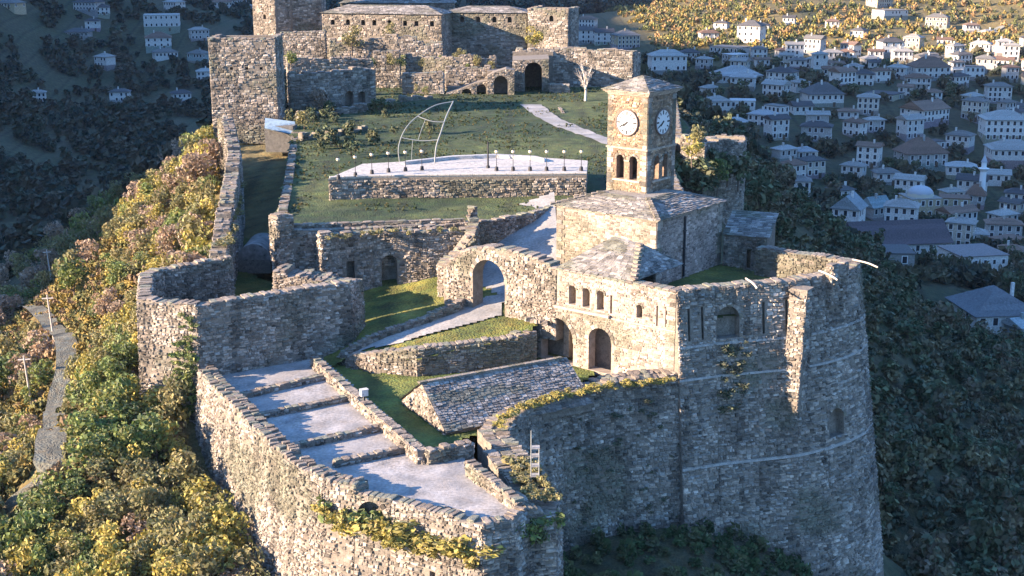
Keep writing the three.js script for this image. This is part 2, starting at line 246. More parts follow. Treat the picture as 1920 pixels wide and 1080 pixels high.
// a flat sheet of ground cut to a polygon, its height from hf, its colour from cf
function sheet(name, poly, hf, cf, mat, step = 0.6) {
  let x0 = 1e9, x1 = -1e9, z0 = 1e9, z1 = -1e9; for (const [x, z] of poly) { x0 = Math.min(x0, x); x1 = Math.max(x1, x); z0 = Math.min(z0, z); z1 = Math.max(z1, z); }
  const nx = Math.ceil((x1 - x0) / step), nz = Math.ceil((z1 - z0) / step), p = [], c = [], uv = [], idx = [], id = new Map();
  const vert = (i, j) => { const k = i * 10000 + j; if (!id.has(k)) { const x = x0 + i * step, z = z0 + j * step; id.set(k, p.length / 3); p.push(x, hf(x, z), z); uv.push(x, z); c.push(...cf(x, z)); } return id.get(k); };
  for (let i = 0; i < nx; i++) for (let j = 0; j < nz; j++) if (inPoly(x0 + (i + 0.5) * step, z0 + (j + 0.5) * step, poly)) { const a = vert(i, j), b = vert(i + 1, j), d = vert(i, j + 1), e = vert(i + 1, j + 1); idx.push(a, d, b, b, d, e); }
  const g = new THREE.BufferGeometry(); g.setAttribute('position', new THREE.Float32BufferAttribute(p, 3)); g.setAttribute('uv', new THREE.Float32BufferAttribute(uv, 2)); g.setAttribute('color', new THREE.Float32BufferAttribute(c, 3)); g.setIndex(idx); g.computeVertexNormals();
  return tag(addMesh(name, g, mat), null, null, null, 'structure');
}

// ---------------------------------------------------------------- terrain: survey points joined by a smooth surface
const SURVEY = [
  [45, -150, -44.4], [59.6, -190, -48.9], [60.9, -150, -44.4], [73.7, -185, -46.8], [75.7, -230, -50.5], [90.1, -230, -50.5], [91.2, -300, -58.6], [112.5, -290, -60.6],
  [116.8, -310, -57.6], [151.4, -420, -70], [101.2, -390, -64.3], [146.7, -480, -71.6], [177.9, -480, -74.6], [205, -560, -65], [131, -560, -58.3], [97.4, -560, -51.6],
  [112.2, -650, -44.5], [165.7, -660, -45.7], [216.4, -700, -44.9], [244.3, -660, -56], [125.5, -850, -38.4], [188.7, -900, -39.1], [263.9, -920, -35.4], [343.4, -940, -45.9],
  [220.7, -1060, -23.6], [365.6, -1130, -23], [317.6, -1300, 12.5], [499.9, -1400, 36.8], [168, -1500, -58], [200.1, -1800, -21.8], [-120.1, -330, -46.8], [-206.1, -600, -81.6],
  [-270.7, -800, -71.6], [-207.7, -800, -71.6], [-272.3, -920, -51.3], [-224.8, -950, -39.4], [-366.3, -1250, -33.5], [-239.7, -1150, -32.6], [-430, -1700, -18.8], [-159.8, -1600, -27.8],
  [-43.7, -1900, -24.8], [-43.9, -108, -23], [-35.1, -104, -21.2], [-50.3, -138, -26.8], [-56.3, -158, -28.2], [-73.2, -190, -32], [-87, -235, -35], [-27.5, -101, -19.7],
  [-40, -113, -15], [-45, -130, -17], [-37, -128, -11], [-47, -150, -17], [-38.5, -150, -10], [-43, -175, -9], [-52, -175, -16], [-47, -200, -6],
  [-56, -200, -14], [-50, -225, -4], [-62, -228, -14], [-70, -190, -30], [-75, -240, -30], [-65, -300, -14], [-90, -300, -32], [-60, -370, -20],
  [-110, -360, -55], [-80, -110, -40], [-90, -150, -45], [-31, -110, -17], [-25, -101, -19], [-19, -95, -21], [-8, -91, -23], [3, -92, -24],
  [6, -98, -25], [7, -106, -23], [9.5, -109, -22], [15, -112, -21.5], [13, -104, -24.5], [20, -108, -25], [20, -101, -27], [26, -108, -26.5],
  [33, -110, -32], [42, -118, -42], [46, -130, -44], [45, -145, -40], [-20, -115, -18], [-8, -103, -21], [0, -112, -23], [0, -122, -18],
  [-25, -128, -13], [10, -119, -23], [12, -135, -13], [25, -130, -22], [0, -145, -11], [-15, -150, -10], [-20, -180, -5], [5, -180, -5],
  [-25, -220, -5], [0, -220, -4], [18, -160, -8], [15, -200, -4], [20, -240, -3], [-20, -260, -2], [0, -265, -1.5], [25, -280, -3],
  [-30, -300, 0], [0, -300, 2], [20, -320, 1], [0, -360, -10], [-30, -360, -10], [32, -160, -16], [30, -190, -9], [34, -220, -9],
  [40, -260, -9], [45, -300, -12], [65, -180, -40], [75, -230, -42], [80, -300, -45], [60, -360, -40], [110, -330, -55], [20, -430, -45],
  [-40, -450, -55], [0, -60, -45], [60, -70, -52], [-60, -70, -42], [0, 30, -70], [-150, 50, -80], [150, 50, -75], [-200, -150, -85],
  [-200, -300, -95], [150, -150, -60], [300, -200, -62], [400, -400, -55], [500, -700, -20], [600, -1000, 60], [400, -100, -60], [-300, -500, -60],
  [-260, -250, -80], [-650, 150, 60], [-650, 30, 110], [-650, -100, 175], [-650, -200, 228], [-650, -300, 262], [-650, -450, 248], [-650, -600, 205],
  [-650, -800, 200], [-650, -1100, 240], [-700, -1500, 265], [-950, -300, 200], [-950, -900, 180], [-950, 100, 40], [-450, -400, 80], [-480, -800, 70],
  [-450, -100, 20], [-700, -2000, 300], [0, -2300, 220], [400, -2200, 300], [700, -1500, 320]
];
function surface(pts) {
  const n = pts.length, N = n + 3, m = []; for (let i = 0; i < N; i++) m.push(new Float64Array(N + 1));
  for (let i = 0; i < n; i++) { for (let j = 0; j < n; j++) m[i][j] = Math.hypot(pts[i][0] - pts[j][0], pts[i][1] - pts[j][1]); m[i][n] = m[n][i] = 1; m[i][n + 1] = m[n + 1][i] = pts[i][0]; m[i][n + 2] = m[n + 2][i] = pts[i][1]; m[i][N] = pts[i][2]; }
  for (let c = 0; c < N; c++) { let b = c; for (let r = c + 1; r < N; r++) if (Math.abs(m[r][c]) > Math.abs(m[b][c])) b = r; [m[c], m[b]] = [m[b], m[c]]; for (let r = c + 1; r < N; r++) { const k = m[r][c] / m[c][c]; if (k) for (let j = c; j <= N; j++) m[r][j] -= k * m[c][j]; } }
  const w = new Float64Array(N); for (let i = N - 1; i >= 0; i--) { let s = m[i][N]; for (let j = i + 1; j < N; j++) s -= m[i][j] * w[j]; w[i] = s / m[i][i]; }
  return (x, z) => { let s = w[n] + w[n + 1] * x + w[n + 2] * z; for (let i = 0; i < n; i++) s += w[i] * Math.hypot(x - pts[i][0], z - pts[i][1]); return s; };
}
const land0 = surface(SURVEY);
const land = (x, z) => { const r = Math.hypot(x, z + 180), far = clamp((r - 250) / 400); return land0(x, z) + fbm(x * 0.12, z * 0.12, 2, 3) * 0.9 + far * fbm(x * 0.012, z * 0.012, 4, 4) * 9; };
{
  const axis = (lo, hi, f0, f1, d) => { const a = []; let v = f0; while (v > lo) { a.unshift(v); v -= d + (f0 - v) * 0.045; } a.unshift(lo); v = f0 + d; while (v < f1) { a.push(v); v += d; } while (v < hi) { a.push(v); v += d + (v - f1) * 0.035; } a.push(hi); return a; };
  const xs = axis(-1500, 1300, -85, 60, 1.7), zs = axis(-3200, 200, -260, -85, 1.7), nx = xs.length, nz = zs.length;
  const p = new Float32Array(nx * nz * 3), uv = new Float32Array(nx * nz * 2), c = new Float32Array(nx * nz * 3), idx = [];
  for (let j = 0; j < nz; j++) for (let i = 0; i < nx; i++) {
    const x = xs[i], z = zs[j], k = j * nx + i, y = land(x, z); p.set([x, y, z], k * 3); uv.set([x, z], k * 2);
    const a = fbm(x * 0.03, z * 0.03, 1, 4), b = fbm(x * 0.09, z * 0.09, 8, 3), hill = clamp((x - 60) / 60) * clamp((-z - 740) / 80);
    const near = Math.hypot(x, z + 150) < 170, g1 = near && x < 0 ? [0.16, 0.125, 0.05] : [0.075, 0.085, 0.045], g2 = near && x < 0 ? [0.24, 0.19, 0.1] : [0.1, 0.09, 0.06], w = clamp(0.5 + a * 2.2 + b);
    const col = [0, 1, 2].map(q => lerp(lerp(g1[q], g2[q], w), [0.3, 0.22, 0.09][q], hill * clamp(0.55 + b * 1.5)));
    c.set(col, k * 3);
    if (i && j) idx.push(k - nx - 1, k - 1, k - nx, k - nx, k - 1, k);
  }
  const g = new THREE.BufferGeometry(); g.setAttribute('position', new THREE.BufferAttribute(p, 3)); g.setAttribute('uv', new THREE.BufferAttribute(uv, 2)); g.setAttribute('color', new THREE.BufferAttribute(c, 3)); g.setIndex(idx); g.computeVertexNormals();
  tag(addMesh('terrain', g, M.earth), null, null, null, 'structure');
}

// ---------------------------------------------------------------- grounds inside the castle
const DX = 0.779, DZ = 0.627, RX = 0.627, RZ = -0.779;    // along the arcaded front; along the keep's other side
const GRASS = (x, z) => { const a = fbm(x * 0.25, z * 0.25, 3, 4), b = fbm(x * 0.05, z * 0.05, 6, 2), w = clamp(0.4 + a * 1.5 + b * 2.4); return [lerp(0.026, 0.095, w), lerp(0.06, 0.125, w), lerp(0.02, 0.042, w)]; };
const DRY = (x, z) => { const w = clamp(0.5 + fbm(x * 0.3, z * 0.3, 3, 4) * 1.8); return [lerp(0.1, 0.25, w), lerp(0.13, 0.24, w), lerp(0.03, 0.065, w)]; };
const PAVE = (x, z) => { const w = clamp(0.5 + fbm(x * 0.5, z * 0.5, 3, 4) * 1.6); return [lerp(0.3, 0.42, w), lerp(0.29, 0.4, w), lerp(0.27, 0.37, w)]; };
const bump = (x, z, k = 0.12) => fbm(x * 0.35, z * 0.35, 2, 3) * k;
// the upper lawn
const lawnPoly = [[-24.17, -144.63], [-4.43, -146.82], [2.45, -152.57], [5.16, -156.85], [8, -152], [17, -151], [21, -166], [22.5, -180], [28, -215], [30, -262], [16, -270], [-40, -270], [-38.09, -236.37], [-34.93, -214.43], [-29.36, -172.68], [-25.8, -143.56]], lawnY = (x, z) => bump(x, z, 0.3) + clamp((-z - 178) / 70);
sheet('lawn', lawnPoly, lawnY, GRASS, M.earth, 0.9);
const pathPts = [[3.34, -242.37], [6.65, -224.65], [10.55, -213.45], [14.5, -203.33], [18.4, -193.11]];
{
  const c = new THREE.CatmullRomCurve3(pathPts.map(([x, z]) => new THREE.Vector3(x, 0, z))), f = new Faces(), n = 60; let pa, pb;
  for (let i = 0; i <= n; i++) { const p = c.getPoint(i / n), t = c.getTangent(i / n), w = lerp(1.9, 1.2, i / n) + 0.25 * noise(i * 0.3), e = (x, z) => [x, 0.1 + bump(x, z, 0.3) + clamp((-z - 178) / 70), z], a = e(p.x - t.z * w, p.z + t.x * w), b = e(p.x + t.z * w, p.z - t.x * w); if (pa) f.quad(pa, pb, b, a, PAVE(p.x, p.z)); pa = a; pb = b; }
  tag(put('lawn_path', f, M.paving), null, null, null, 'structure');
}
// the paved yard behind the gate, the courtyard below it, the ramp, the grass wedge
const yard = surface([[...[-2.52, -137.1], -5.2], [...[-13.51, -126.1], -7.6], [...[-16.71, -126.44], -8.8], [...[-8.71, -124.38], -6.9], [...[1.3, -126.19], -6], [...[4.37, -133.86], -5], [...[-15.34, -133.6], -7.2], [...[-11.56, -141.82], -6], [...[-18.1, -143.31], -6.4], [...[-5.07, -138.12], -5.3], [...[-1.8, -148.48], -2.2], [...[4.14, -146.77], -1.2], [...[-3.51, -144.14], -4.2]]);
sheet('paved_yard', [[-4.67, -154.95], [5.25, -159.62], [4.68, -137.55], [4.4, -127.6], [-3.11, -138.83], [-5.16, -141.02]], (x, z) => yard(x, z), PAVE, M.paving, 0.6);
sheet('courtyard_ground', [[-19.5, -150.06], [-4.4, -144.51], [-0.84, -137.1], [4.73, -134.59], [4.61, -131], [0.77, -124.7], [-8.94, -121.74], [-16.07, -125.48], [-18.39, -123.4], [-18.45, -136.32]], (x, z) => yard(x, z) - 0.06 + bump(x, z, 0.2), (x, z) => DRY(x, z), M.earth, 0.5);
sheet('ramp', [[-3.98, -135.42], [-0.67, -136.25], [-1.18, -130.42], [-5.78, -127.85], [-11.1, -125.34], [-15.85, -125.82], [-17.5, -126.38], [-14.18, -127.5], [-8.56, -130.53]], (x, z) => yard(x, z) + 0.09, PAVE, M.paving, 0.35);
sheet('lower_yard', [[-19.15, -127.3], [-13.22, -122.69], [1.37, -132.97], [6.22, -131.15], [8.14, -122.69], [1.42, -113.78], [-6.84, -101.31], [-12.82, -113.78]], (x, z) => -9.35 + bump(x, z), (x, z) => DRY(x, z).map((v, i) => v * [0.8, 0.95, 0.9][i]), M.earth, 0.6);
// the floor of the front terrace: worn pale paving
sheet('terrace_floor', [[-27.89, -121.17], [-18.89, -127.06], [-12.9, -114.63], [-6.87, -101.93], [-3.05, -103.78], [-3.87, -99.69], [0.31, -91.84], [-0.19, -89.34], [-2.26, -88.18], [-4.58, -89.34], [-8.6, -91.84], [-12.78, -94.06], [-16.63, -98.39], [-19.69, -102.85]], (x, z) => -9 + bump(x, z, 0.05), (x, z) => { const w = clamp(0.5 + fbm(x * 0.7, z * 0.7, 3, 4) * 1.5); return [lerp(0.33, 0.47, w), lerp(0.315, 0.44, w), lerp(0.3, 0.41, w)]; }, M.paving, 0.35);
sheet('bastion_floor', [[14.82, -117.94], [18.49, -119.43], [26.74, -121.74], [30.81, -124.34], [33.3, -127.04], [33.73, -130.08], [31.93, -131.43], [25.8, -135.86], [22.08, -139.72], [14.18, -129.9], [11, -122]], () => -2.8, (x, z) => DRY(x, z).map(v => v * 0.9), M.earth, 0.6);
// corridor and left bastion floors
sheet('trench_floor', [[-32.89, -155.29], [-27.39, -147.88], [-21.2, -144.41], [-18.44, -141.1], [-30, -125.57], [-37.05, -129.14], [-41.4, -145.55], [-32.21, -147.88], [-41.55, -205.95], [-53.08, -280.69], [-45.34, -280.69], [-36.02, -215.14], [-30.41, -163.43]], () => -7, (x, z) => DRY(x, z).map(v => v * 0.8), M.earth, 0.7);

// ---------------------------------------------------------------- the clock tower
const along = (O, dir, pos0) => (u, y, d) => [O[0] + dir[0] * u - dir[1] * d, y, O[1] + dir[1] * u + dir[0] * d];
{
  const tl = [9.97, -140.35], tf = [13.79, -137.28], tr = [17.11, -141.41], tb = [tl[0] + tr[0] - tf[0], tl[1] + tr[1] - tf[1]];
  const y0 = 4.2, y1 = 15.2, g = thing('clock_tower', 'square stone clock tower with white clock faces and low pyramid roof', 'tower', [tf[0], y0, tf[1]]);
  const sides = [[tl, [DX, DZ], 4.9, 'tower', 51], [tf, [RX, RZ], 5.3, 'tower', 52], [tr, [-DX, -DZ], 4.9, 'tower', 53], [tb, [-RX, -RZ], 5.3, 'tower', 54]];
  sides.forEach(([O, dir, L, pal, sd], si) => {
    const c = L / 2, holes = [arch(c - 0.82, 0.95, 6.5, 9.0), arch(c + 0.82, 0.95, 6.5, 9.0)];
    const t = 0.6, W = faceWall(g, 'wall', O, dir, rect(si % 2 ? 0.602 : 0, si % 2 ? L - 0.602 : L, y0, y1), si < 2 ? holes : [], t, { pal, seed: sd, stones: { sw: [0.2, 0.5], sh: [0.14, 0.25], proud: [0.02, 0.08], skip: 0.04 }, hole: (u, y) => Math.hypot(u - c, y - 12.4) < 1.42 || Math.abs(y - 9.75) < 0.16 });
    setSeed(sd * 7);
    // corner stones
    for (let i = 0; i < 20; i++) { const w = i % 2 ? 0.75 : 0.5, a = W.pos; const yy = y0 + 0.15 + i * 0.54, s0 = 0.02, lim = si % 2 ? 0 : 0; for (const uu of [s0 + lim, L - w - 0.02]) { const f = new Faces(), b = [a(uu, yy, 0.06), a(uu + w, yy, 0.06), a(uu + w, yy, -0.1), a(uu, yy, -0.1)]; f.hexa(b, b.map(p => [p[0], yy + 0.48, p[2]]), stoneCol('stone', i, uu, 3)); put('corner_stone', f, M.stone, g); } }
    if (si < 2) {
      for (const h of [-0.82, 0.82]) voussoirs(g, W.pos, c + h, 0.95, 9.0, { n: 7, d: 0.22, pal: 'stone' });
      const col = new Faces(), B0 = W.pos(c, 6.5, 0.02); // the pillar between the two openings carries a capital
      const q = W.pos; col.hexa([q(c - 0.28, 8.35, 0.09), q(c + 0.28, 8.35, 0.09), q(c + 0.28, 8.35, -0.3), q(c - 0.28, 8.35, -0.3)], [q(c - 0.34, 8.53, 0.12), q(c + 0.34, 8.53, 0.12), q(c + 0.34, 8.53, -0.3), q(c - 0.34, 8.53, -0.3)], [0.55, 0.48, 0.4]); put('capital', col, M.stone, g);
      const sill = new Faces(); sill.hexa([q(c - 1.7, 6.28, 0.16), q(c + 1.7, 6.28, 0.16), q(c + 1.7, 6.28, -0.3), q(c - 1.7, 6.28, -0.3)], [q(c - 1.7, 6.48, 0.16), q(c + 1.7, 6.48, 0.16), q(c + 1.7, 6.48, -0.3), q(c - 1.7, 6.48, -0.3)], [0.55, 0.48, 0.4]); put('sill', sill, M.stone, g);
      const band = new Faces(), e = 0.13; band.hexa([q(-e * (si ? 0.9 : 1), 9.64, e), q(L + e * 0.9, 9.64, e), q(L, 9.64, -0.2), q(0, 9.64, -0.2)], [q(-e * (si ? 0.9 : 1), 9.84, e), q(L + e * 0.9, 9.84, e), q(L, 9.84, -0.2), q(0, 9.84, -0.2)], [0.5, 0.42, 0.34]); put('string_course', band, M.stone, g);
      // the clock
      const R = 1.28, cf = addMesh('clock_face', new THREE.CylinderGeometry(R, R, 0.12, 40), M.enamel, g), ob = baseOf(g), cc = W.pos(c, 12.4, 0.1);
      cf.position.set(cc[0] - ob[0], cc[1] - ob[1], cc[2] - ob[2]); cf.rotation.set(Math.PI / 2, 0, Math.atan2(dir[1], dir[0]), 'XYZ');
      cf.rotation.set(0, 0, 0); const ang = -Math.atan2(dir[1], dir[0]); cf.rotation.order = 'YXZ'; cf.rotation.y = ang; cf.rotation.x = Math.PI / 2;
      const ring = addMesh('rim', new THREE.TorusGeometry(R + 0.03, 0.09, 6, 40), plain(0.16, 0.12, 0.1, 0.8), cf); ring.rotation.x = Math.PI / 2; ring.position.y = 0.04;
      for (let k = 0; k < 12; k++) { const a = k * Math.PI / 6, len = k % 3 ? 0.3 : 0.42, m = addMesh('hour_mark', new THREE.BoxGeometry(k % 3 ? 0.12 : 0.17, 0.02, len), M.dark, cf), r = R - 0.3; m.position.set(Math.sin(a) * r, 0.075, -Math.cos(a) * r); m.rotation.y = -a; }
      for (const [nm, a, len, wd] of [['minute_hand', 8.05 / 12, 1.05, 0.13], ['hour_hand', 7.67 / 12, 0.7, 0.19]]) { const m = addMesh(nm, new THREE.BoxGeometry(wd, 0.02, len).translate(0, 0, -len / 2 + 0.14), M.dark, cf); m.position.y = nm === 'hour_hand' ? 0.083 : 0.108; m.rotation.y = -a * 2 * Math.PI; }
    }
  });
  // inside of the belfry: a floor so that the openings look into a dark room
  const fl = new Faces(); fl.quad([tl[0], 6.3, tl[1]], [tf[0], 6.3, tf[1]], [tr[0], 6.3, tr[1]], [tb[0], 6.3, tb[1]], [0.3, 0.28, 0.25]); put('belfry_floor', fl, M.stone, g);
  // cornice and roof
  const ctr = [(tl[0] + tr[0]) / 2, (tl[1] + tr[1]) / 2], out = (p, k) => [ctr[0] + (p[0] - ctr[0]) * k, ctr[1] + (p[1] - ctr[1]) * k], cor = new Faces(), ps = [tl, tf, tr, tb];
  [[1.03, 15.2, 15.36], [1.1, 15.36, 15.52], [1.17, 15.52, 15.66]].forEach(([k, a, b]) => cor.hexa(ps.map(p => out(p, k)).map(p => [p[0], a, p[1]]), ps.map(p => out(p, k)).map(p => [p[0], b, p[1]]), [0.5, 0.42, 0.35])); put('cornice', cor, M.stone, g);
  const ap = [ctr[0], 17.0, ctr[1]], e = ps.map(p => out(p, 1.2)).map(p => [p[0], 15.68, p[1]]);
  setSeed(5); for (let i = 0; i < 4; i++) slates(g, 'roof', e[i], e[(i + 1) % 4], ap, ap, { row: 0.32, pal: 'slate' });
}

// ---------------------------------------------------------------- the keep under the tower
{
  const kl = [4.68, -137.55], kf = [14.18, -129.9], kr = [22.08, -139.72], kb = [kl[0] + kr[0] - kf[0], kl[1] + kr[1] - kf[1]], yb = -6, yt = 3.9;
  const g = thing('keep', 'big square stone keep with hipped slate roof carrying the clock tower', 'building', [kf[0], yb, kf[1]]);
  const sd = [[kl, [DX, DZ], 12.2, 'ashlar'], [kf, [RX, RZ], 12.6, 'ashlar'], [kr, [-DX, -DZ], 12.2, 'ashlar'], [kb, [-RX, -RZ], 12.6, 'ashlar']];
  sd.forEach(([O, dir, L, pal], i) => { const W = faceWall(g, 'wall', O, dir, rect(i % 2 ? 0.702 : 0, i % 2 ? L - 0.702 : L, yb, yt), [], 0.7, { pal, seed: 81 + i, stones: { sw: [0.25, 0.65], sh: [0.17, 0.3], proud: [0.012, 0.05], skip: 0.05 } });
    setSeed(300 + i); for (let k = 0; k < 22; k++) for (const s of [0, 1]) { const w = (k + s) % 2 ? 1.0 : 0.65, uu = s ? L - w : 0, y = yb + k * 0.45, f = new Faces(), q = W.pos, b = [q(uu, y, 0.08), q(uu + w, y, 0.08), q(uu + w, y, -0.1), q(uu, y, -0.1)]; f.hexa(b, b.map(p => [p[0], y + 0.42, p[2]]), stoneCol('stone', k, s * 4, i)); put('corner_stone', f, M.stone, g); }
    if (i === 1) { // a dark drain pipe down the shaded side
      const a = W.pos(5.1, -2.6, 0.14), b = W.pos(5.1, 3.6, 0.14); tubeIn('drain_pipe', [a, [a[0], 0.5, a[2]], b], 0.13, M.iron, g); for (const y of [-1.5, 0.3, 2.1]) { const m = W.pos(5.1, y, 0.14), f = new Faces(); boxF(f, m[0], y, m[2], 0.4, 0.09, 0.3, 0.9, [0.1, 0.1, 0.1]); put('pipe_bracket', f, M.stone, g); } }
  });
  const ctr = [(kl[0] + kr[0]) / 2, (kl[1] + kr[1]) / 2], out = (p, k, y) => [ctr[0] + (p[0] - ctr[0]) * k, y, ctr[1] + (p[1] - ctr[1]) * k], ps = [kl, kf, kr, kb];
  const ev = new Faces(); ev.hexa(ps.map(p => out(p, 1.04, 3.9)), ps.map(p => out(p, 1.04, 4.05)), [0.4, 0.36, 0.3]); put('eaves', ev, M.stone, g);
  const e = ps.map(p => out(p, 1.07, 4.07)), r = ps.map(p => out(p, 0.44, 5.25)); setSeed(12);
  for (let i = 0; i < 4; i++) slates(g, 'roof', e[i], e[(i + 1) % 4], r[(i + 1) % 4], r[i], { row: 0.42, pal: 'slate', w: 1.1 });
  const cap = new Faces(); cap.quad(...r, [0.35, 0.33, 0.3]); put('roof_top', cap, M.stone, g);
  // hip stones
  for (let i = 0; i < 2; i++) for (let k = 0; k < 9; k++) { const t = (k + 0.5) / 9, p = [0, 1, 2].map(a => lerp(e[i][a], r[i][a], t)); rock('hip_stone', g, [p[0], p[1] - 0.02, p[2]], [0.9, 0.22, 0.5], i ? 1.6 : 0.1, 1); }
}

// ---------------------------------------------------------------- the arcaded gatehouse in front of the keep
{
  const O = [4.36, -126.36], g = thing('arcaded_gatehouse', 'sunlit stone gatehouse with arched windows, two tall arches and a steep slate roof', 'building', [O[0], -9.4, O[1]]);
  const dir = [DX, DZ];
  const outline = [[-3.8, -9.8], [13.43, -9.8], [13.43, -0.05], [8.6, 0.0], [0, 0.05], [0, -3.2], [-3.8, -6.9]];
  const uA = [-0.18, -7.28], wA = [5.08, -6.26], win = [[1.82, -2.35], [3.45, -2.22], [5.12, -2.14]], sm = [9.52, -2.5];
  const holes = [arch(0.05, 3.9, -9.3, -4.85, 2.2, 14), arch(5.15, 2.65, -9.3, -4.95, 1.3, 14), ...win.map(w => arch(w[0], 0.85, -3.2, -1.25, 0.42)), arch(sm[0], 0.65, -3.15, -1.85, 0.3), rect([6.34, -1.83][0] - 0.12, [6.34, -1.83][0] + 0.12, -3.3, -1.5), rect([11.45, -2.46][0] - 0.1, [11.45, -2.46][0] + 0.1, -3.55, -1.6), rect([12.43, -2.54][0] - 0.1, [12.43, -2.54][0] + 0.1, -3.5, -1.55)];
  const W = faceWall(g, 'front_wall', O, dir, outline, holes, 1.1, { pal: 'ashlar', seed: 401, stones: { sw: [0.22, 0.6], sh: [0.16, 0.3], proud: [0.02, 0.08], skip: 0.06 } });
  setSeed(402);
  voussoirs(g, W.pos, 0.05, 3.9, -4.85, { rise: 2.2, n: 15, d: 0.42, pal: 'stone' }); voussoirs(g, W.pos, 5.15, 2.65, -4.95, { rise: 1.3, n: 11, d: 0.36, pal: 'stone' });
  for (const w of win) voussoirs(g, W.pos, w[0], 0.85, -1.25, { rise: 0.42, n: 7, d: 0.2, pal: 'stone' });
  voussoirs(g, W.pos, sm[0], 0.65, -1.85, { rise: 0.3, n: 5, d: 0.18, pal: 'stone' }); voussoirs(g, W.pos, sm[0] + 0.1, 1.5, -0.7, { rise: 0.75, n: 9, d: 0.18, pal: 'stone', a0: 0.3, a1: 2.84 });
  // back of the recesses, the end walls, the stair at the foot of the left side
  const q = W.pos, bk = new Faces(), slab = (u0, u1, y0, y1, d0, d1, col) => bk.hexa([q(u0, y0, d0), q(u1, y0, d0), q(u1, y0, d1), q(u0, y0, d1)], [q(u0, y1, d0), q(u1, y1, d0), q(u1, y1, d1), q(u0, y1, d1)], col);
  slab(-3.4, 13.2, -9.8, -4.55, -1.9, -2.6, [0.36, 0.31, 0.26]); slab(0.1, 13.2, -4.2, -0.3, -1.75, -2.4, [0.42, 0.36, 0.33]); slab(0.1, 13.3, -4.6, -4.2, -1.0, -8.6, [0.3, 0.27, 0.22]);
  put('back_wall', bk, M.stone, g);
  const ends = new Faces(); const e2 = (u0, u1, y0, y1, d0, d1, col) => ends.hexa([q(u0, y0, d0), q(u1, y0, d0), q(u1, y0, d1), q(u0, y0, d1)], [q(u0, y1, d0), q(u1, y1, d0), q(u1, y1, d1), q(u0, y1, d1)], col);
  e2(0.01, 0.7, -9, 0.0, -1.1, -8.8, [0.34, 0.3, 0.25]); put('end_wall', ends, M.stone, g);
  // ledge under the windows and the string course
  const lg = new Faces(), strip = (u0, y0, u1, y1, h, p, col) => lg.hexa([q(u0, y0, p), q(u1, y1, p), q(u1, y1, -0.1), q(u0, y0, -0.1)], [q(u0, y0 + h, p), q(u1, y1 + h, p), q(u1, y1 + h, -0.1), q(u0, y0 + h, -0.1)], col);
  strip(-0.1, -3.75, 6.3, -3.7, 0.25, 0.4, [0.55, 0.48, 0.41]); strip(6.35, -3.8, 13.5, -3.75, 0.14, 0.14, [0.55, 0.48, 0.41]); put('ledge', lg, M.stone, g);
  for (let i = 0; i < 17; i++) { const u = i * 0.8 + 0.3, p = q(u, -0.06, -0.5); rock('coping_stone', g, p, [0.78, 0.24, 1.25], -Math.atan2(DZ, DX), 0); }
  for (let i = 0; i < 21; i++) { const w = i % 2 ? 0.95 : 0.6, y = -9 + i * 0.42, f = new Faces(), b = [q(13.43 - w, y, 0.09), q(13.46, y, 0.09), q(13.46, y, -0.1), q(13.43 - w, y, -0.1)]; f.hexa(b, b.map(p => [p[0], y + 0.4, p[2]]), stoneCol('stone', i, 3, 0)); put('corner_stone', f, M.stone, g); }
  // sloping wall top at the left
  for (let i = 0; i < 5; i++) { const t = (i + 0.5) / 5, p = q(-3.5 * t, lerp(-3.25, -6.9, t), -0.5); const r = rock('coping_stone', g, p, [0.9, 0.25, 1.2], -Math.atan2(DZ, DX), 0); r.rotation.order = 'YXZ'; r.rotation.z = 0.65; }
  // roof
  const A = q(-0.1, 0.18, -0.2), Bp = q(8.7, 0.18, -0.2), C = q(8.7, 0.18, -8.85), D2 = q(-0.1, 0.18, -8.85), R1 = q(3.4, 2.9, -4.6), R2 = q(6.4, 2.65, -4.6);
  setSeed(41); slates(g, 'roof', A, Bp, R2, R1, { row: 0.4 }); slates(g, 'roof', Bp, C, R2, R2, { row: 0.4 }); slates(g, 'roof', C, D2, R1, R2, { row: 0.4 }); slates(g, 'roof', D2, A, R1, R1, { row: 0.4 });
  for (let k = 0; k < 9; k++) { const t = (k + 0.5) / 9, p = [0, 1, 2].map(a => lerp(Bp[a], R2[a], t)); rock('hip_stone', g, p, [0.5, 0.22, 0.8], 0.6, 0); }
}
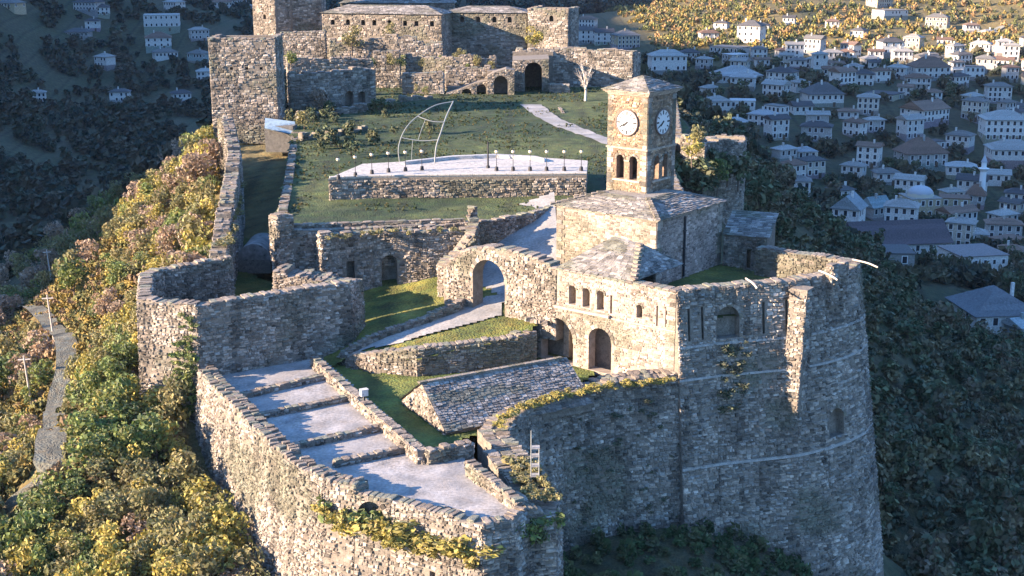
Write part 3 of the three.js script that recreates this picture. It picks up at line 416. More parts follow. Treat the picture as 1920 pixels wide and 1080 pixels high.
// ---------------------------------------------------------------- the gate wall with the big arch
{
  const O = [-7.01, -135.51], g = thing('gate_wall', 'rough stone gate wall with one large arch over the ramp', 'wall', [O[0], -6, O[1]]);
  const a = [5.97, -3.31], ol = [[[-0.1, -5.59][0], -7.2], [14.5, -7.2], [14.5, -0.1], [12.98, 0.38], [10.68, 0.72], [8.33, 0.85], [5.23, 0.66], [2.89, -0.02], [1.3, -0.93], [-0.04, -2.15]];
  const W = faceWall(g, 'wall', O, [DX, DZ], ol, [arch(5.98, 4.2, -6.3, -0.4, 2.1, 16)], 1.6, { pal: 'stone', seed: 501 });
  setSeed(502); voussoirs(g, W.pos, 5.98, 4.2, -0.4, { rise: 2.1, n: 15, d: 0.4, pal: 'stone' });
  const top = ol.slice(2); for (let i = 0; i < top.length - 1; i++) { const [u0, y0] = top[i], [u1, y1] = top[i + 1], n = Math.max(1, Math.round(Math.hypot(u1 - u0, y1 - y0) / 0.7)); for (let k = 0; k < n; k++) { const t = (k + 0.5) / n, p = W.pos(lerp(u0, u1, t), lerp(y0, y1, t) - 0.12, -0.8), r = rock('coping_stone', g, p, [0.75, rr(0.22, 0.42), 1.7], -Math.atan2(DZ, DX) + rr(-0.1, 0.1), 0); } }
  // small window openings' rubble at the right foot
  for (let k = 0; k < 6; k++) { const p = W.pos(11 + k * 0.55, -5.6 + rr(-0.1, 0.1), 0.5 + rr(0, 0.3)); rock('fallen_stone', g, p, [rr(0.4, 0.7), rr(0.3, 0.6), rr(0.4, 0.6)], rr(0, 3), 1); }
}
// the raised, curving end of the wall above the gate
wall('gate_spur_wall', 'curving ruined stone spur rising behind the left end of the gate wall', 'wall', [[...[-6.8, -137.37], -2.4, -6.5], [...[-5.56, -140.31], -1.6, -6], [...[-3.97, -140.66], 0.2, -5], [...[-3.59, -143.63], 0.9, -4], [...[-4.41, -146.37], 1.5, -2], [...[-4.79, -145.51], 2.2, -2]], { t: 1.1, pal: 'stone', ruin: 0.6, faces: 'both', cop: 0.6 });
wall('yard_back_wall', 'dark wall with a pale top between the lawn and the paved yard', 'wall', [[...[-4.22, -145.72], 0.25, -4], [...[2.43, -151.38], 0.2, -4], [...[5.38, -155.91], 0.2, -4]], { t: 0.8, pal: 'stone', cop: 0.8, seed: 540 });
// the ruined wall holding up the lawn
wall('lawn_retaining_wall', 'long dark ruined wall below the lawn with a broad sunlit top', 'wall', [[...[-20.41, -140.58], 0.2, -7], [...[-14.97, -142.79], 0, -7], [...[-9.24, -143.24], -0.1, -6.5], [...[-4.36, -144.12], -0.3, -6]], { t: 2.6, pal: 'stone', ruin: 0.5, cop: 1.0, cuts: [{ i: 1, u0: 0.8, u1: 2.5, y0: -6.9, y1: -2.6, depth: 1.6, arch: 1 }, { i: 0, u0: 2.8, u1: 3.7, y0: -5, y1: -3, depth: 1.2 }, { i: 2, u0: 2.9, u1: 3.6, y0: -3.2, y1: -1.8, depth: 1 }] });
wall('lawn_edge_kerb', 'thin pale straight kerb wall along the front edge of the lawn', 'wall', [[...[-23.99, -142.96], 0.75, -1], [...[-15.12, -144.6], 0.7, -1], [...[-5.17, -146.27], 0.7, -1]], { t: 0.45, pal: 'stone', cop: 1.2, ch: 0.6 });
wall('lawn_edge_wall', 'wide flat pale wall top running beside the lawn kerb', 'wall', [[...[-23.71, -141.77], 0.35, -4], [...[-15.04, -143.63], 0.3, -4], [...[-4.69, -145.81], 0.3, -4]], { t: 1.2, pal: 'stone', cop: 0.9, ch: 0.5, ruin: 0.15 });
// the sloping wing wall by the trench
wall('wing_wall', 'thick sunlit broken wall stepping down from the lawn corner to the left bastion', 'wall', [[...[-25.62, -140.64], -2.2, -7.2], [...[-25.19, -139.84], -0.4, -7.2], [...[-23.81, -142.66], 1.3, -5]], { t: 2.2, pal: 'stone', ruin: 0.7, faces: 'out', cop: 0.7 });
wall('wing_wall_return', 'sunlit rubble slope wall between the trench and the dark courtyard', 'wall', [[...[-24.47, -134.41], -2.4, -7.2], [...[-17.33, -133.04], -3.2, -7.2]], { t: 3.0, pal: 'stone', ruin: 0.6, cop: 0.8 });
wall('wing_pillar', 'stubby ruined stone pillar at the left corner of the lawn', 'pillar', [[...[-24.87, -140.47], 2.0, -3], [...[-23.42, -142.08], 2.2, -3]], { t: 1.4, pal: 'stone', ruin: 0.5, faces: 'both' });

// ---------------------------------------------------------------- left bastion
{
  const A = [-35.16, -122.63], Bc = [-29.16, -120.42], C = [-16.01, -128.92], Dk = [-37.17, -132.68], Ek = [-29.64, -137.56];
  wall('square_bastion', 'open-topped square stone bastion at the left corner with one sunlit and one shaded side', 'bastion', [[Ek[0], Ek[1], -1.3, -12], [Dk[0] + 1, Dk[1] - 1, -1.7, -17], [Dk[0], Dk[1] + 1.5, -1.7, -18], [A[0], A[1], -2, -22], [Bc[0], Bc[1], -2, -22], [C[0], C[1], -2, -9.5], [C[0] + 0.9, C[1] - 3.6, -2.6, -9]], { t: 1.25, pal: 'stone', faces: 'both', inBottom: -7, cop: 0.8, batter: 0.03, ruin: 0.15, seed: 611, seen: -18 });
}
// outer wall from the bastion to the far tower, the trench's other side, the little vault between them
wall('trench_outer_wall', 'long crumbling outer wall running along the overgrown slope to the far square tower', 'wall', [[...[-45.63, -209.37], 3.2, -8], [...[-43.66, -211.12], 3, -8], [...[-36.28, -179.67], 2.6, -10], [...[-32.63, -157.98], 1.8, -11], [...[-31.22, -146.8], 0.2, -11], [...[-29.76, -137.09], -1.2, -11]].reverse(), { t: 1.6, pal: 'stone', ruin: 1.0, faces: 'both', cop: 0.9, gap: 0.25, inBottom: -7 });
wall('trench_inner_wall', 'tall shaded wall on the castle side of the deep dark trench', 'wall', [[...[-25.64, -142.67], 0.2, -7.2], [...[-29.17, -171.6], 0.2, -7.2], [...[-34.61, -212.42], 0.3, -7.2], [...[-36.49, -225.6], 0.3, -7.2]].reverse(), { t: 1.0, pal: 'stone', ruin: 0.3, cop: 1.0 });
{
  const c = [-29.96, -152.92], g = thing('trench_vault', 'small rounded stone vault roof deep in the dark trench', 'vault', [c[0], -7.2, c[1]]);
  const v = new THREE.CylinderGeometry(1.9, 1.9, 6, 18, 1, false, -Math.PI / 2, Math.PI).rotateX(-Math.PI / 2).toNonIndexed(); const n = v.attributes.position.count, col = new Float32Array(n * 3).fill(0.36); v.setAttribute('color', new THREE.BufferAttribute(col, 3)); v.computeVertexNormals();
  const m = addMesh('vault_roof', v, M.stone, g); m.position.y = 1.6; m.position.z = -3;
  const f = new Faces(); boxF(f, c[0], -7.2, c[1] - 3, 3.8, 1.6, 6, 0, [0.3, 0.28, 0.26]); put('vault_wall', f, M.stone, g); m.position.y = 1.6;
}
// ---------------------------------------------------------------- the front terrace: outer walls, parapets, dividers
const NOSE = [[-29.11, -119.43], [-23.76, -109.42], [-19.35, -101.07], [-16.28, -96.26], [-13.81, -93.6], [-11.44, -92.23]];
wall('terrace_side_wall', 'tall sunlit outer wall of the terrace dropping to the bushes on the left', 'wall', NOSE.map(([x, z], i) => [x, z, -8.0, -24]), { t: 1.5, pal: 'stone', batter: 0.1, faces: 'both', inBottom: -9, cop: 0.55, ruin: 0.3, ch: 1.3, seed: 711, gap: 0.02, seen: -21 });
const FRONT = [[-11.44, -92.23], [-8.72, -91.15], [-6.11, -89.52], [-4.14, -88.12], [-2.05, -87.06], [0.08, -87.99], [1.07, -89.79]];
wall('terrace_front_wall', 'rounded front wall of the terrace with a low white parapet and weeds below it', 'wall', FRONT.map(([x, z]) => [x, z, -8.45, -26]), { t: 0.9, pal: 'stone', batter: 0.12, faces: 'both', inBottom: -9, cop: 0.6, ruin: 0.12, seed: 712, seen: -19, cuts: [{ i: 0, u0: 0.15, u1: 2.35, y0: -10.3, y1: -8.75, depth: 0.75, arch: 1 }, { i: 2, u0: 0.6, u1: 1.1, y0: -13.4, y1: -12.8, depth: 0.6 }] });
wall('terrace_inner_parapet', 'short sunlit parapet on the right edge of the terrace nose', 'wall', [[...[0.23, -90.22], -8.2, -9.3], [...[-1.39, -93.4], -8.0, -9.3], [...[-3.61, -97.26], -7.9, -9.3]].reverse(), { t: 0.7, pal: 'stone', faces: 'both', cop: 0.7, seed: 713 });
wall('nose_flank_wall', 'overgrown flank of the nose bastion, half in shade, right of the terrace', 'wall', [[...[1.07, -89.79], -8.5, -26], [...[3.09, -90.42], -9.2, -26], [...[3.55, -92.76], -9.2, -24], [...[2.29, -98.39], -8.9, -21], [...[0.65, -102.93], -8.7, -26]], { t: 3.2, pal: 'stone', batter: 0.04, ruin: 0.3, cop: 0.7, copSet: 1, seed: 714, seen: -22 });
wall('shaded_curtain_wall', 'great shaded curtain wall curving from the terrace nose to the round bastion', 'wall', [[...[0.65, -102.58], -8.7, -26], [...[-0.53, -105.91], -8.6, -26], [...[1.15, -109.97], -8.4, -26], [...[4.24, -113.09], -8.2, -26], [...[9.12, -115.53], -7.9, -26], [...[15.33, -117.33], -7.6, -26]], { t: 2.2, pal: 'stone', batter: 0.1, ruin: 0.3, cop: 0.8, seed: 715, seen: -24.5 });
wall('terrace_right_wall', 'straight low sunlit wall along the right side of the terrace', 'wall', [[...[-18.63, -124.22], -8.2, -9.5], [...[-12.59, -111.84], -8.1, -9.5], [...[-6.71, -99.66], -7.9, -9.5]].reverse(), { t: 0.8, pal: 'stone', faces: 'both', cop: 0.8, seed: 716 });
wall('terrace_short_wall', 'short low wall turning right at the end of the terrace side wall', 'wall', [[...[-6.56, -99.22], -7.95, -9.5], [...[-3.07, -101.25], -7.95, -9.5]], { t: 0.8, pal: 'stone', faces: 'both', cop: 0.8, seed: 717 });
[[450, 742, 612, 704, 'farthest of the low divider walls across the terrace floor'], [458, 784, 662, 743, 'second low divider wall across the terrace, counted from the square bastion'], [522, 843, 712, 801, 'third low divider wall across the terrace, counted from the square bastion'], [628, 868, 778, 838, 'nearest divider wall on the terrace, a short stub with a pale end']].forEach((d, i) => {
  const PTS = [[[-24.28, -114.36], [-17.32, -119.99]], [[-22.82, -108.67], [-14.17, -114.22]], [[-18.71, -101.5], [-11.07, -106.51]], [[-13.83, -98.71], [-7.82, -102.07]]][i];
  wall('terrace_divider', d[4], 'low wall', [[...PTS[0], -8.55, -9.2], [...PTS[1], -8.5, -9.2]], { t: 0.55, pal: 'stone', faces: 'both', cop: 0.7, ch: 0.7, seed: 720 + i, group: 'low divider walls on the terrace' });
});
{ const c = [-12.85, -111.29], g = thing('floodlight', 'small white floodlight box on the low terrace wall', 'light', [c[0], -7.85, c[1]]); const f = new Faces(); boxF(f, c[0], -7.5, c[1], 0.62, 0.55, 0.45, 0.5, [0.8, 0.8, 0.8]); put('housing', f, M.plaster, g); const s = new Faces(); boxF(s, c[0], -7.95, c[1], 0.16, 0.45, 0.16, 0.5, [0.1, 0.1, 0.1]); put('stand', s, M.plaster, g); const k = new Faces(); boxF(k, c[0], -6.95, c[1], 0.7, 0.06, 0.53, 0.5, [0.7, 0.7, 0.7]); put('lid', k, M.plaster, g); }
{ const c = [-4.56, -90.68], g = thing('timber_pile', 'few pale planks lying on the terrace by the front parapet', 'planks', [c[0], -8.95, c[1]]); for (let i = 0; i < 4; i++) { const f = new Faces(); boxF(f, c[0] + i * 0.24 - 0.3, -8.97 + (i % 2) * 0.09, c[1] + i * 0.1 - 0.2, 0.18, 0.08, 1.7, 0.9 + i * 0.09, [0.62, 0.56, 0.48]); put('plank', f, M.plaster, g); } }
// ---------------------------------------------------------------- retaining wall of the grass wedge, ramp kerb
wall('wedge_retaining_wall', 'sunlit stone retaining wall under the grass wedge beside the ramp', 'wall', [[...[-16.1, -124.84], -8.3, -9.6], [...[-12.45, -123.09], -7.3, -9.6], [...[-8.95, -121.89], -6.6, -9.6], [...[0.77, -124.7], -6.3, -9.6]], { t: 0.9, pal: 'stone', cop: 0.7, seed: 731 });
wall('ramp_kerb_wall', 'low dark kerb wall following the left edge of the ramp', 'wall', [[...[-16.63, -125.82], -8.3, -9.5], [...[-14.17, -126.51], -7.0, -8.5], [...[-8.52, -129.85], -5.8, -7.5], [...[-5.31, -132.46], -5.0, -7], [...[-3.98, -135.52], -4.7, -6.5]], { t: 0.6, pal: 'stone', faces: 'both', cop: 0.6, seed: 732 });
wall('wedge_end_pier', 'dark stone pier standing left of the half-round gatehouse arch', 'pier', [[...[0.77, -124.7], -6.25, -9.6], [...[2.39, -126.14], -6.2, -9.6]], { t: 1.6, pal: 'stone', seed: 733 });
// ---------------------------------------------------------------- gable-roofed stone building
{
  const bl = [-9.76, -114.2], br = [-5.59, -106.6], ux = 0.871, uz = -0.491, Ln = 14.5, yb = -9.4, ye = -8.9, yr = -6.1;
  const g = thing('stone_roofed_hall', 'low stone hall with a steep slate gable roof and one sunlit gable end', 'building', [(bl[0] + br[0]) / 2, yb, (bl[1] + br[1]) / 2]);
  const w = Math.hypot(br[0] - bl[0], br[1] - bl[1]), dir = [(br[0] - bl[0]) / w, (br[1] - bl[1]) / w];
  const W = faceWall(g, 'gable_wall', bl, dir, [[0, yb - 0.4], [w, yb - 0.4], [w, ye], [w / 2, yr], [0, ye]], [], 0.7, { pal: 'stone', seed: 751 });
  const mid = [(bl[0] + br[0]) / 2, (bl[1] + br[1]) / 2], P3 = (p, k, y) => [p[0] + ux * k, y, p[1] + uz * k];
  const sd = new Faces(); sd.hexa([P3(br, 0.7, yb - 0.4), P3(br, Ln, yb - 0.4), P3(bl, Ln, yb - 0.4), P3(bl, 0.7, yb - 0.4)], [P3(br, 0.7, ye), P3(br, Ln, ye), P3(bl, Ln, ye), P3(bl, 0.7, ye)], MORTAR.stone); put('side_wall', sd, M.stone, g);
  setSeed(752); const ex = [dir[0] * 0.35, dir[1] * 0.35], e = p => [p[0] + ex[0], p[1] + ex[1]], el = p => [p[0] - ex[0], p[1] - ex[1]];
  slates(g, 'roof_slope', P3(e(br), -0.15, ye - 0.1), P3(e(br), Ln, ye - 0.1), P3(mid, Ln, yr + 0.08), P3(mid, -0.15, yr + 0.08), { row: 0.27, w: 0.7 }); slates(g, 'roof_slope', P3(el(bl), Ln, ye - 0.1), P3(el(bl), -0.15, ye - 0.1), P3(mid, -0.15, yr + 0.08), P3(mid, Ln, yr + 0.08), { row: 0.36 });
  for (let i = 0; i < 18; i++) { const p = P3(mid, i * 0.8, yr + 0.04); rock('ridge_stone', g, p, [0.78, 0.2, 0.45], -Math.atan2(uz, ux), 1); }
}
// ---------------------------------------------------------------- the round bastion
{
  const top = [[14.82, -117.94], [18.49, -119.43], [22.58, -120.58], [26.21, -121.55], [29.03, -123.13], [31.36, -124.95], [33.09, -126.83], [34.03, -128.55], [33.78, -130.3], [31.98, -131.65], [29.16, -133.49], [25.73, -136.1]];
  const g = wall('round_bastion', 'huge shaded round bastion with pale parapet, arched recess and sloping foot', 'bastion', top.map(([x, z]) => [x, z, 0.1, -46]), { t: 1.3, pal: 'stone', batter: 0.13, cop: 0.8, ch: 0.8, faces: 'both', inBottom: -2.8, seed: 801, stones: { sw: [0.22, 0.75], sh: [0.17, 0.36] }, seen: -32, cuts: [{ i: 1, u0: 0.1, u1: 2.4, y0: -4.7, y1: -1.75, depth: 1.0, arch: 1 }, { i: 4, u0: 0.3, u1: 2.3, y0: -15.6, y1: -12.8, depth: 0.9, arch: 1 }, ...[[0, 1.2], [0, 2.6], [2, 0.6], [2, 2.9], [3, 1.4]].map(([i, u]) => ({ i, u0: u - 0.12, u1: u + 0.12, y0: -4.6, y1: -1.6, depth: 0.6 }))] });
  // string courses, arched recesses, slots
  const out = i => { const a = top[Math.max(0, i - 1)], b = top[Math.min(top.length - 1, i + 1)], x = -(b[1] - a[1]), z = b[0] - a[0], l = Math.hypot(x, z); return [x / l, z / l]; };
  for (const [y, h] of [[-5.2, 0.2], [-8.2, 0.2], [-16.5, 0.25]]) { const f = new Faces(); for (let i = 0; i < 9; i++) { const a = top[i], b = top[i + 1], oa = out(i), ob = out(i + 1), q = (p, o, yy, k) => { const e = 0.13 * (0.1 - yy) + k; return [p[0] + o[0] * e, yy, p[1] + o[1] * e]; }; f.hexa([q(a, oa, y, 0.17), q(b, ob, y, 0.17), q(b, ob, y, -0.2), q(a, oa, y, -0.2)], [q(a, oa, y + h, 0.14), q(b, ob, y + h, 0.14), q(b, ob, y + h, -0.2), q(a, oa, y + h, -0.2)], [0.44, 0.43, 0.41]); } put('string_course', f, M.stone, g); }
  // wooden spouts sticking out of the parapet
  for (const [i, s, k] of [[1, 0.8, 1.6], [4, 0.1, 1.8], [6, 0.6, 2.0]]) { const o = out(i), a = top[i], b = top[i + 1], p = [lerp(a[0], b[0], s), lerp(a[1], b[1], s)], h = thing('wooden_spout', ['pale wooden spout on the parapet above the arched recess', 'pale wooden spout on the parapet right of the sunlit buttress', 'pale wooden spout sticking out at the rightmost edge of the round bastion'][i === 1 ? 0 : i === 4 ? 1 : 2], 'spout', [p[0], 0.2, p[1]], 'spouts on the round bastion'); tubeIn('beam', [[p[0] - o[0] * 0.6, 0.52, p[1] - o[1] * 0.6], [p[0] + o[0] * k * 0.5, 0.38, p[1] + o[1] * k * 0.5], [p[0] + o[0] * k, 0.12, p[1] + o[1] * k]], 0.09, plain(0.5, 0.44, 0.36), h); }
}
wall('bastion_buttress', 'sunlit flaking buttress strip running down the round bastion', 'buttress', [[...[25.68, -120.73], -0.35, -12], [...[27.06, -119.79], -0.35, -12]], { t: 1.6, pal: 'stone', batter: 0.06, coping: false, seed: 851 });
// low annex behind the keep and the back parapet's niches
{
  const a = [22.08, -139.72], g = thing('annex', 'low shaded lean-to building between the keep and the round bastion parapet', 'building', [a[0], -2.9, a[1]]);
  const W = faceWall(g, 'wall', [a[0] + 0.2, a[1] + 0.6], [0.93, 0.36], rect(0, 4.6, -3, 0.6), [rect(2.5, 2.95, -2.9, -0.9)], 0.5, { pal: 'stone', seed: 861 });
  const q = W.pos; setSeed(862); slates(g, 'roof', q(-0.1, 0.6, 0.3), q(4.9, 0.6, 0.3), q(4.9, 2.3, -4.6), q(-0.1, 2.3, -4.6), {}); const f = new Faces(); f.hexa([q(0, -3, -0.5), q(4.6, -3, -0.5), q(4.6, -3, -4.5), q(0, -3, -4.5)], [q(0, 0.6, -0.5), q(4.6, 0.6, -0.5), q(4.6, 2.1, -4.5), q(0, 2.1, -4.5)], MORTAR.stone); put('body', f, M.stone, g);
  const d = new Faces(); d.quad(q(2.5, -2.9, -0.4), q(2.95, -2.9, -0.4), q(2.95, -0.9, -0.4), q(2.5, -0.9, -0.4), [0.16, 0.11, 0.07]); put('door', d, M.stone, g);
}
{ // sunlit block on the parapet
  wall('parapet_hut', 'small sunlit plastered block on the far tip of the round bastion', 'hut', [[...[29.52, -123.53], 1.1, -2.8], [...[30.09, -122.93], 1.1, -2.8]], { t: 2.6, pal: 'stone', faces: 'both', cop: 0.6, seed: 871 });
}
{ // slim lattice mast on the nose flank
  const c = [1.74, -95.3], g = thing('lattice_mast', 'slim open metal lattice frame standing on the nose bastion by the shaded curtain wall', 'mast', [c[0], -8.9, c[1]]);
  for (const [dx, dz] of [[-0.3, -0.3], [0.3, -0.3], [0.3, 0.3], [-0.3, 0.3]]) tubeIn('post', [[c[0] + dx, -8.9, c[1] + dz], [c[0] + dx, -7, c[1] + dz], [c[0] + dx, -5.9 + (dx < 0 ? 1.2 : 0), c[1] + dz]], 0.04, M.galvanised, g);
  for (const y of [-8.2, -7.4, -6.6, -5.95]) { const f = new Faces(); boxF(f, c[0], y, c[1], 0.7, 0.06, 0.7, 0, [0.4, 0.4, 0.4]); put('brace', f, M.plaster, g); }
}

// ---------------------------------------------------------------- the festival stage on the lawn
{
  const yS = 2.7, poly = [[-21.99, -160.11], [-17.36, -161.28], [9.1, -163.09], [9.75, -172.76], [3.48, -175.25], [-2.11, -176.94], [-7.69, -176.09], [-13.02, -172.35], [-18.97, -170.31]];
  const g = thing('stage', 'wide open-air stage platform with pale paved top and sunlit stone front', 'stage', [poly[1][0], 0, poly[1][1]]);
  const tp = new THREE.Shape(poly.map(([x, z]) => new THREE.Vector2(x, -z))), tg = new THREE.ExtrudeGeometry(tp, { depth: 0.18, bevelEnabled: false }).rotateX(-Math.PI / 2); const ob = baseOf(g); tg.translate(-ob[0], yS - 0.18 - ob[1], -ob[2]); const cc = new Float32Array(tg.attributes.position.count * 3); for (let i = 0; i < cc.length; i += 3) cc.set([0.6, 0.58, 0.55], i); tg.setAttribute('color', new THREE.BufferAttribute(cc, 3)); addMesh('paving', tg, M.plaster, g);
  const bs = new THREE.ExtrudeGeometry(tp, { depth: 4, bevelEnabled: false }).rotateX(-Math.PI / 2); bs.translate(-ob[0], yS - 4.2 - ob[1], -ob[2]); const c2 = new Float32Array(bs.attributes.position.count * 3); for (let i = 0; i < c2.length; i += 3) c2.set(MORTAR.stone, i); bs.setAttribute('color', new THREE.BufferAttribute(c2, 3)); addMesh('core', bs, M.stone, g);
  setSeed(31); for (const [a, b, pal] of [[poly[0], poly[1], 'stone'], [poly[1], poly[2], 'stone']]) { const L = Math.hypot(b[0] - a[0], b[1] - a[1]), d = [(b[0] - a[0]) / L, (b[1] - a[1]) / L], f = new Faces(); rubble(f, along(a, d), L, () => -0.5, () => yS - 0.2, { pal, sw: [0.4, 0.9], sh: [0.25, 0.4] }); const s = put('facing_stones', f, M.stone, g); s.userData.kind = 'stuff'; }
  for (const [a, b] of [[poly[0], poly[1]], [poly[1], poly[2]]]) { const n = Math.round(Math.hypot(b[0] - a[0], b[1] - a[1]) / 1.4); for (let i = 0; i < n; i++) { const t = (i + 0.5) / n, f = new Faces(); boxF(f, lerp(a[0], b[0], t), yS + 0.004, lerp(a[1], b[1], t) - 0.25, 1.34, 0.14, 0.7, -Math.atan2(b[1] - a[1], b[0] - a[0]), [0.66, 0.63, 0.58]); put('edge_slab', f, M.plaster, g); } }
  { const step = new Faces(), pts = [[-13.52, -169.97], [-7.61, -174.05], [-2.09, -175.31], [3.1, -173.64], [4.1, -171.99]]; for (let i = 0; i < pts.length - 1; i++) { const [a, b] = [pts[i], pts[i + 1]]; step.hexa([[a[0], 2.7, a[1] + 0.5], [b[0], 2.7, b[1] + 0.5], [b[0], 2.7, b[1] - 0.4], [a[0], 2.7, a[1] - 0.4]], [[a[0], 3.1, a[1] + 0.5], [b[0], 3.1, b[1] + 0.5], [b[0], 3.1, b[1] - 0.4], [a[0], 3.1, a[1] - 0.4]], [0.62, 0.62, 0.62]); } put('back_kerb', step, M.plaster, g); }
  const base = [[-20.7, -159.15], [-18.87, -160.92], [-17.06, -162.72], [-15.14, -163.82], [-13.11, -164.56], [-11.13, -165.31], [-1.91, -164.94], [0.13, -164.94], [2.23, -164.94], [4.27, -164.94], [6.44, -164.94], [8.54, -164.94]];
  const nth = ['leftmost', 'second', 'third', 'fourth', 'fifth', 'sixth'];
  base.forEach(([x, z], i) => {
    const l = thing('lamp_post', i < 6 ? `${nth[i]}${i ? ' from left' : ''} globe lamp post on the stage edge, left row` : `${['first', 'second', 'third', 'fourth', 'fifth', 'last'][i - 6]} globe lamp post right of the black stage pole`, 'lamp', [x, 2.7, z - 0.35], 'globe lamps along the stage edge');
    const foot = addMesh('foot', new THREE.CylinderGeometry(0.2, 0.26, 0.5, 8).translate(0, 0.25, 0), M.iron, l); addMesh('pole', new THREE.CylinderGeometry(0.035, 0.05, 2.0, 6).translate(0, 1.3, 0), M.iron, l);
    addMesh('globe', new THREE.SphereGeometry(0.22, 12, 10).translate(0, 2.38, 0), M.lampGlass, l); addMesh('cap', new THREE.CylinderGeometry(0.08, 0.18, 0.12, 8).translate(0, 2.6, 0), M.iron, l);
  });
  { const c = [-2.99, -166.83], p = thing('stage_pole', 'single thin black pole on the middle of the stage', 'pole', [c[0], 2.7, c[1] - 0.4]); addMesh('shaft', new THREE.CylinderGeometry(0.09, 0.12, 3.3, 8).translate(0, 1.65, 0), M.iron, p); addMesh('foot', new THREE.CylinderGeometry(0.22, 0.25, 0.3, 8).translate(0, 0.15, 0), M.iron, p); }
  // the open dome frame
  const q = [[-14.49, -171.95]], d = thing('dome_frame', 'curved pale metal shell frame rising over the back left of the stage', 'frame', [q[0][0], 2.7, q[0][1]]);
  const rib = (n, pts, r) => tubeIn(n, pts, r * 0.6, M.galvanised, d);
  const Lb = [-14.34, 2.86, -171], Rb = [-9.8, 2.83, -170], ap = [-7.61, 9.9, -176], rm = [-9.11, 6.33, -172], l1 = [-14.12, 5.86, -171.5], l2 = [-12.1, 8.31, -173.5], l3 = [-9.98, 9.48, -175], r1 = [-9.63, 4.78, -171], r2 = [-8.44, 8.24, -174];
  rib('outer_rib', [Lb, [-14.45, 4.44, -171], l1, [-13.33, 7.24, -172.3], l2, l3, ap], 0.11); rib('inner_rib', [Rb, r1, rm, r2, ap], 0.15);
  rib('cross_bar', [l1, [-11.55, 5.44, -171.6], [-9.44, 5.57, -171.6]], 0.1); rib('cross_bar', [l2, [-10.37, 7.76, -173], [-8.74, 7.62, -173]], 0.1); rib('mullion', [[-11.12, 7.83, -173], [-11.57, 6.71, -172.2], [-11.96, 5.57, -171.6]], 0.06); rib('mullion', [[-12.64, 5.57, -171.6], [-12.76, 3.75, -171], [-12.76, 2.84, -170.7]], 0.05);
}
// ---------------------------------------------------------------- upper castle: far towers, ranges, arches, ruins
function block(name, label, cat, [x, z], w, d, y0, y1, yaw, o = {}) {   // a box of masonry with real window openings in front and on the left side
  const pal = o.pal || 'stone', c = Math.cos(yaw), s = Math.sin(yaw), g = thing(name, label, cat, [x, y0, z], o.group), dirs = [[c, -s], [s * -1 * -1, -c * -1 * -1]];
  const F = [x - c * w / 2, z + s * w / 2], right = [c, -s], back = [-s, -c], O = [[F, right, w], [[F[0] + c * w, F[1] - s * w], back, d], [[F[0] + c * w + back[0] * d, F[1] - s * w + back[1] * d], [-c, s], w], [[F[0] + back[0] * d, F[1] + back[1] * d], [s, c], d]];
  const st = o.stones || { sw: [0.45, 1.1], sh: [0.28, 0.5], proud: [0.05, 0.16] }, t = o.t || 0.8;
  O.forEach(([p, dir, L], i) => { const hs = (o.holes && o.holes[i]) || [], tr = i % 2 ? 0.002 + t : 0, W = faceWall(g, 'wall', p, dir, rect(tr, L - tr, y0 - 3, y1), hs.map(h => h.a ? arch(h.u, h.w, h.y0, h.y1) : rect(h.u - h.w / 2, h.u + h.w / 2, h.y0, h.y1)), t, { pal: i === 1 && o.pal2 ? o.pal2 : pal, seed: Math.floor(Math.abs(x * 13 + z * 7)) + i, stones: st, rubble: i !== 2 }); if (i === 0) g.userData.front = undefined; });
  if (o.roof) { const k = 0.4, e = [[-w / 2 - k, k], [w / 2 + k, k], [w / 2 + k, -d - k], [-w / 2 - k, -d - k]].map(([a, b]) => [x + a * c + b * s, y1 + 0.02, z - a * s + b * c]), hp = Math.min(w, d) / 2, rg = [[-w / 2 + hp, -d / 2], [w / 2 - hp, -d / 2]].map(([a, b]) => [x + a * c + b * s, y1 + o.roof, z - a * s + b * c]); slates(g, 'roof', e[0], e[1], rg[1], rg[0], { row: 0.6, w: 1.6 }); slates(g, 'roof', e[1], e[2], rg[1], rg[1], { row: 0.6, w: 1.6 }); slates(g, 'roof', e[2], e[3], rg[0], rg[1], { row: 0.6, w: 1.6 }); slates(g, 'roof', e[3], e[0], rg[0], rg[0], { row: 0.6, w: 1.6 }); }
  else { const f = new Faces(), e = [[-w / 2 + 0.3, -0.3], [w / 2 - 0.3, -0.3], [w / 2 - 0.3, -d + 0.3], [-w / 2 + 0.3, -d + 0.3]].map(([a, b]) => [x + a * c + b * s, y1 - (o.sunk ?? 0.9), z - a * s + b * c]); f.quad(...e, [0.2, 0.18, 0.12]); put('flat_top', f, M.earth, g);
    setSeed(Math.floor(w * 31 + d)); const per = [[F, right, w], O[1], O[3]]; for (const [p, dir, L] of per) for (let u = 0.5; u < L; u += 1.05) rock('coping_stone', g, [p[0] + dir[0] * u + dir[1] * 0.4, y1 - 0.1, p[1] + dir[1] * u - dir[0] * 0.4], [1.0, rr(0.25, 0.5), 0.95], -Math.atan2(dir[1], dir[0]), 0); }
  const inn = new Faces(); if (o.holes) { const e = [[-w / 2 + 1.5, -1.8], [w / 2 - 1.5, -1.8], [w / 2 - 1.5, -d + 1.5], [-w / 2 + 1.5, -d + 1.5]].map(([a, b]) => [x + a * c + b * s, z - a * s + b * c]); inn.hexa(e.map(p => [p[0], y0 - 2, p[1]]), e.map(p => [p[0], y1 - 0.95, p[1]]), MORTAR.stone); put('inner_wall', inn, M.stone, g); }
  return g;
}
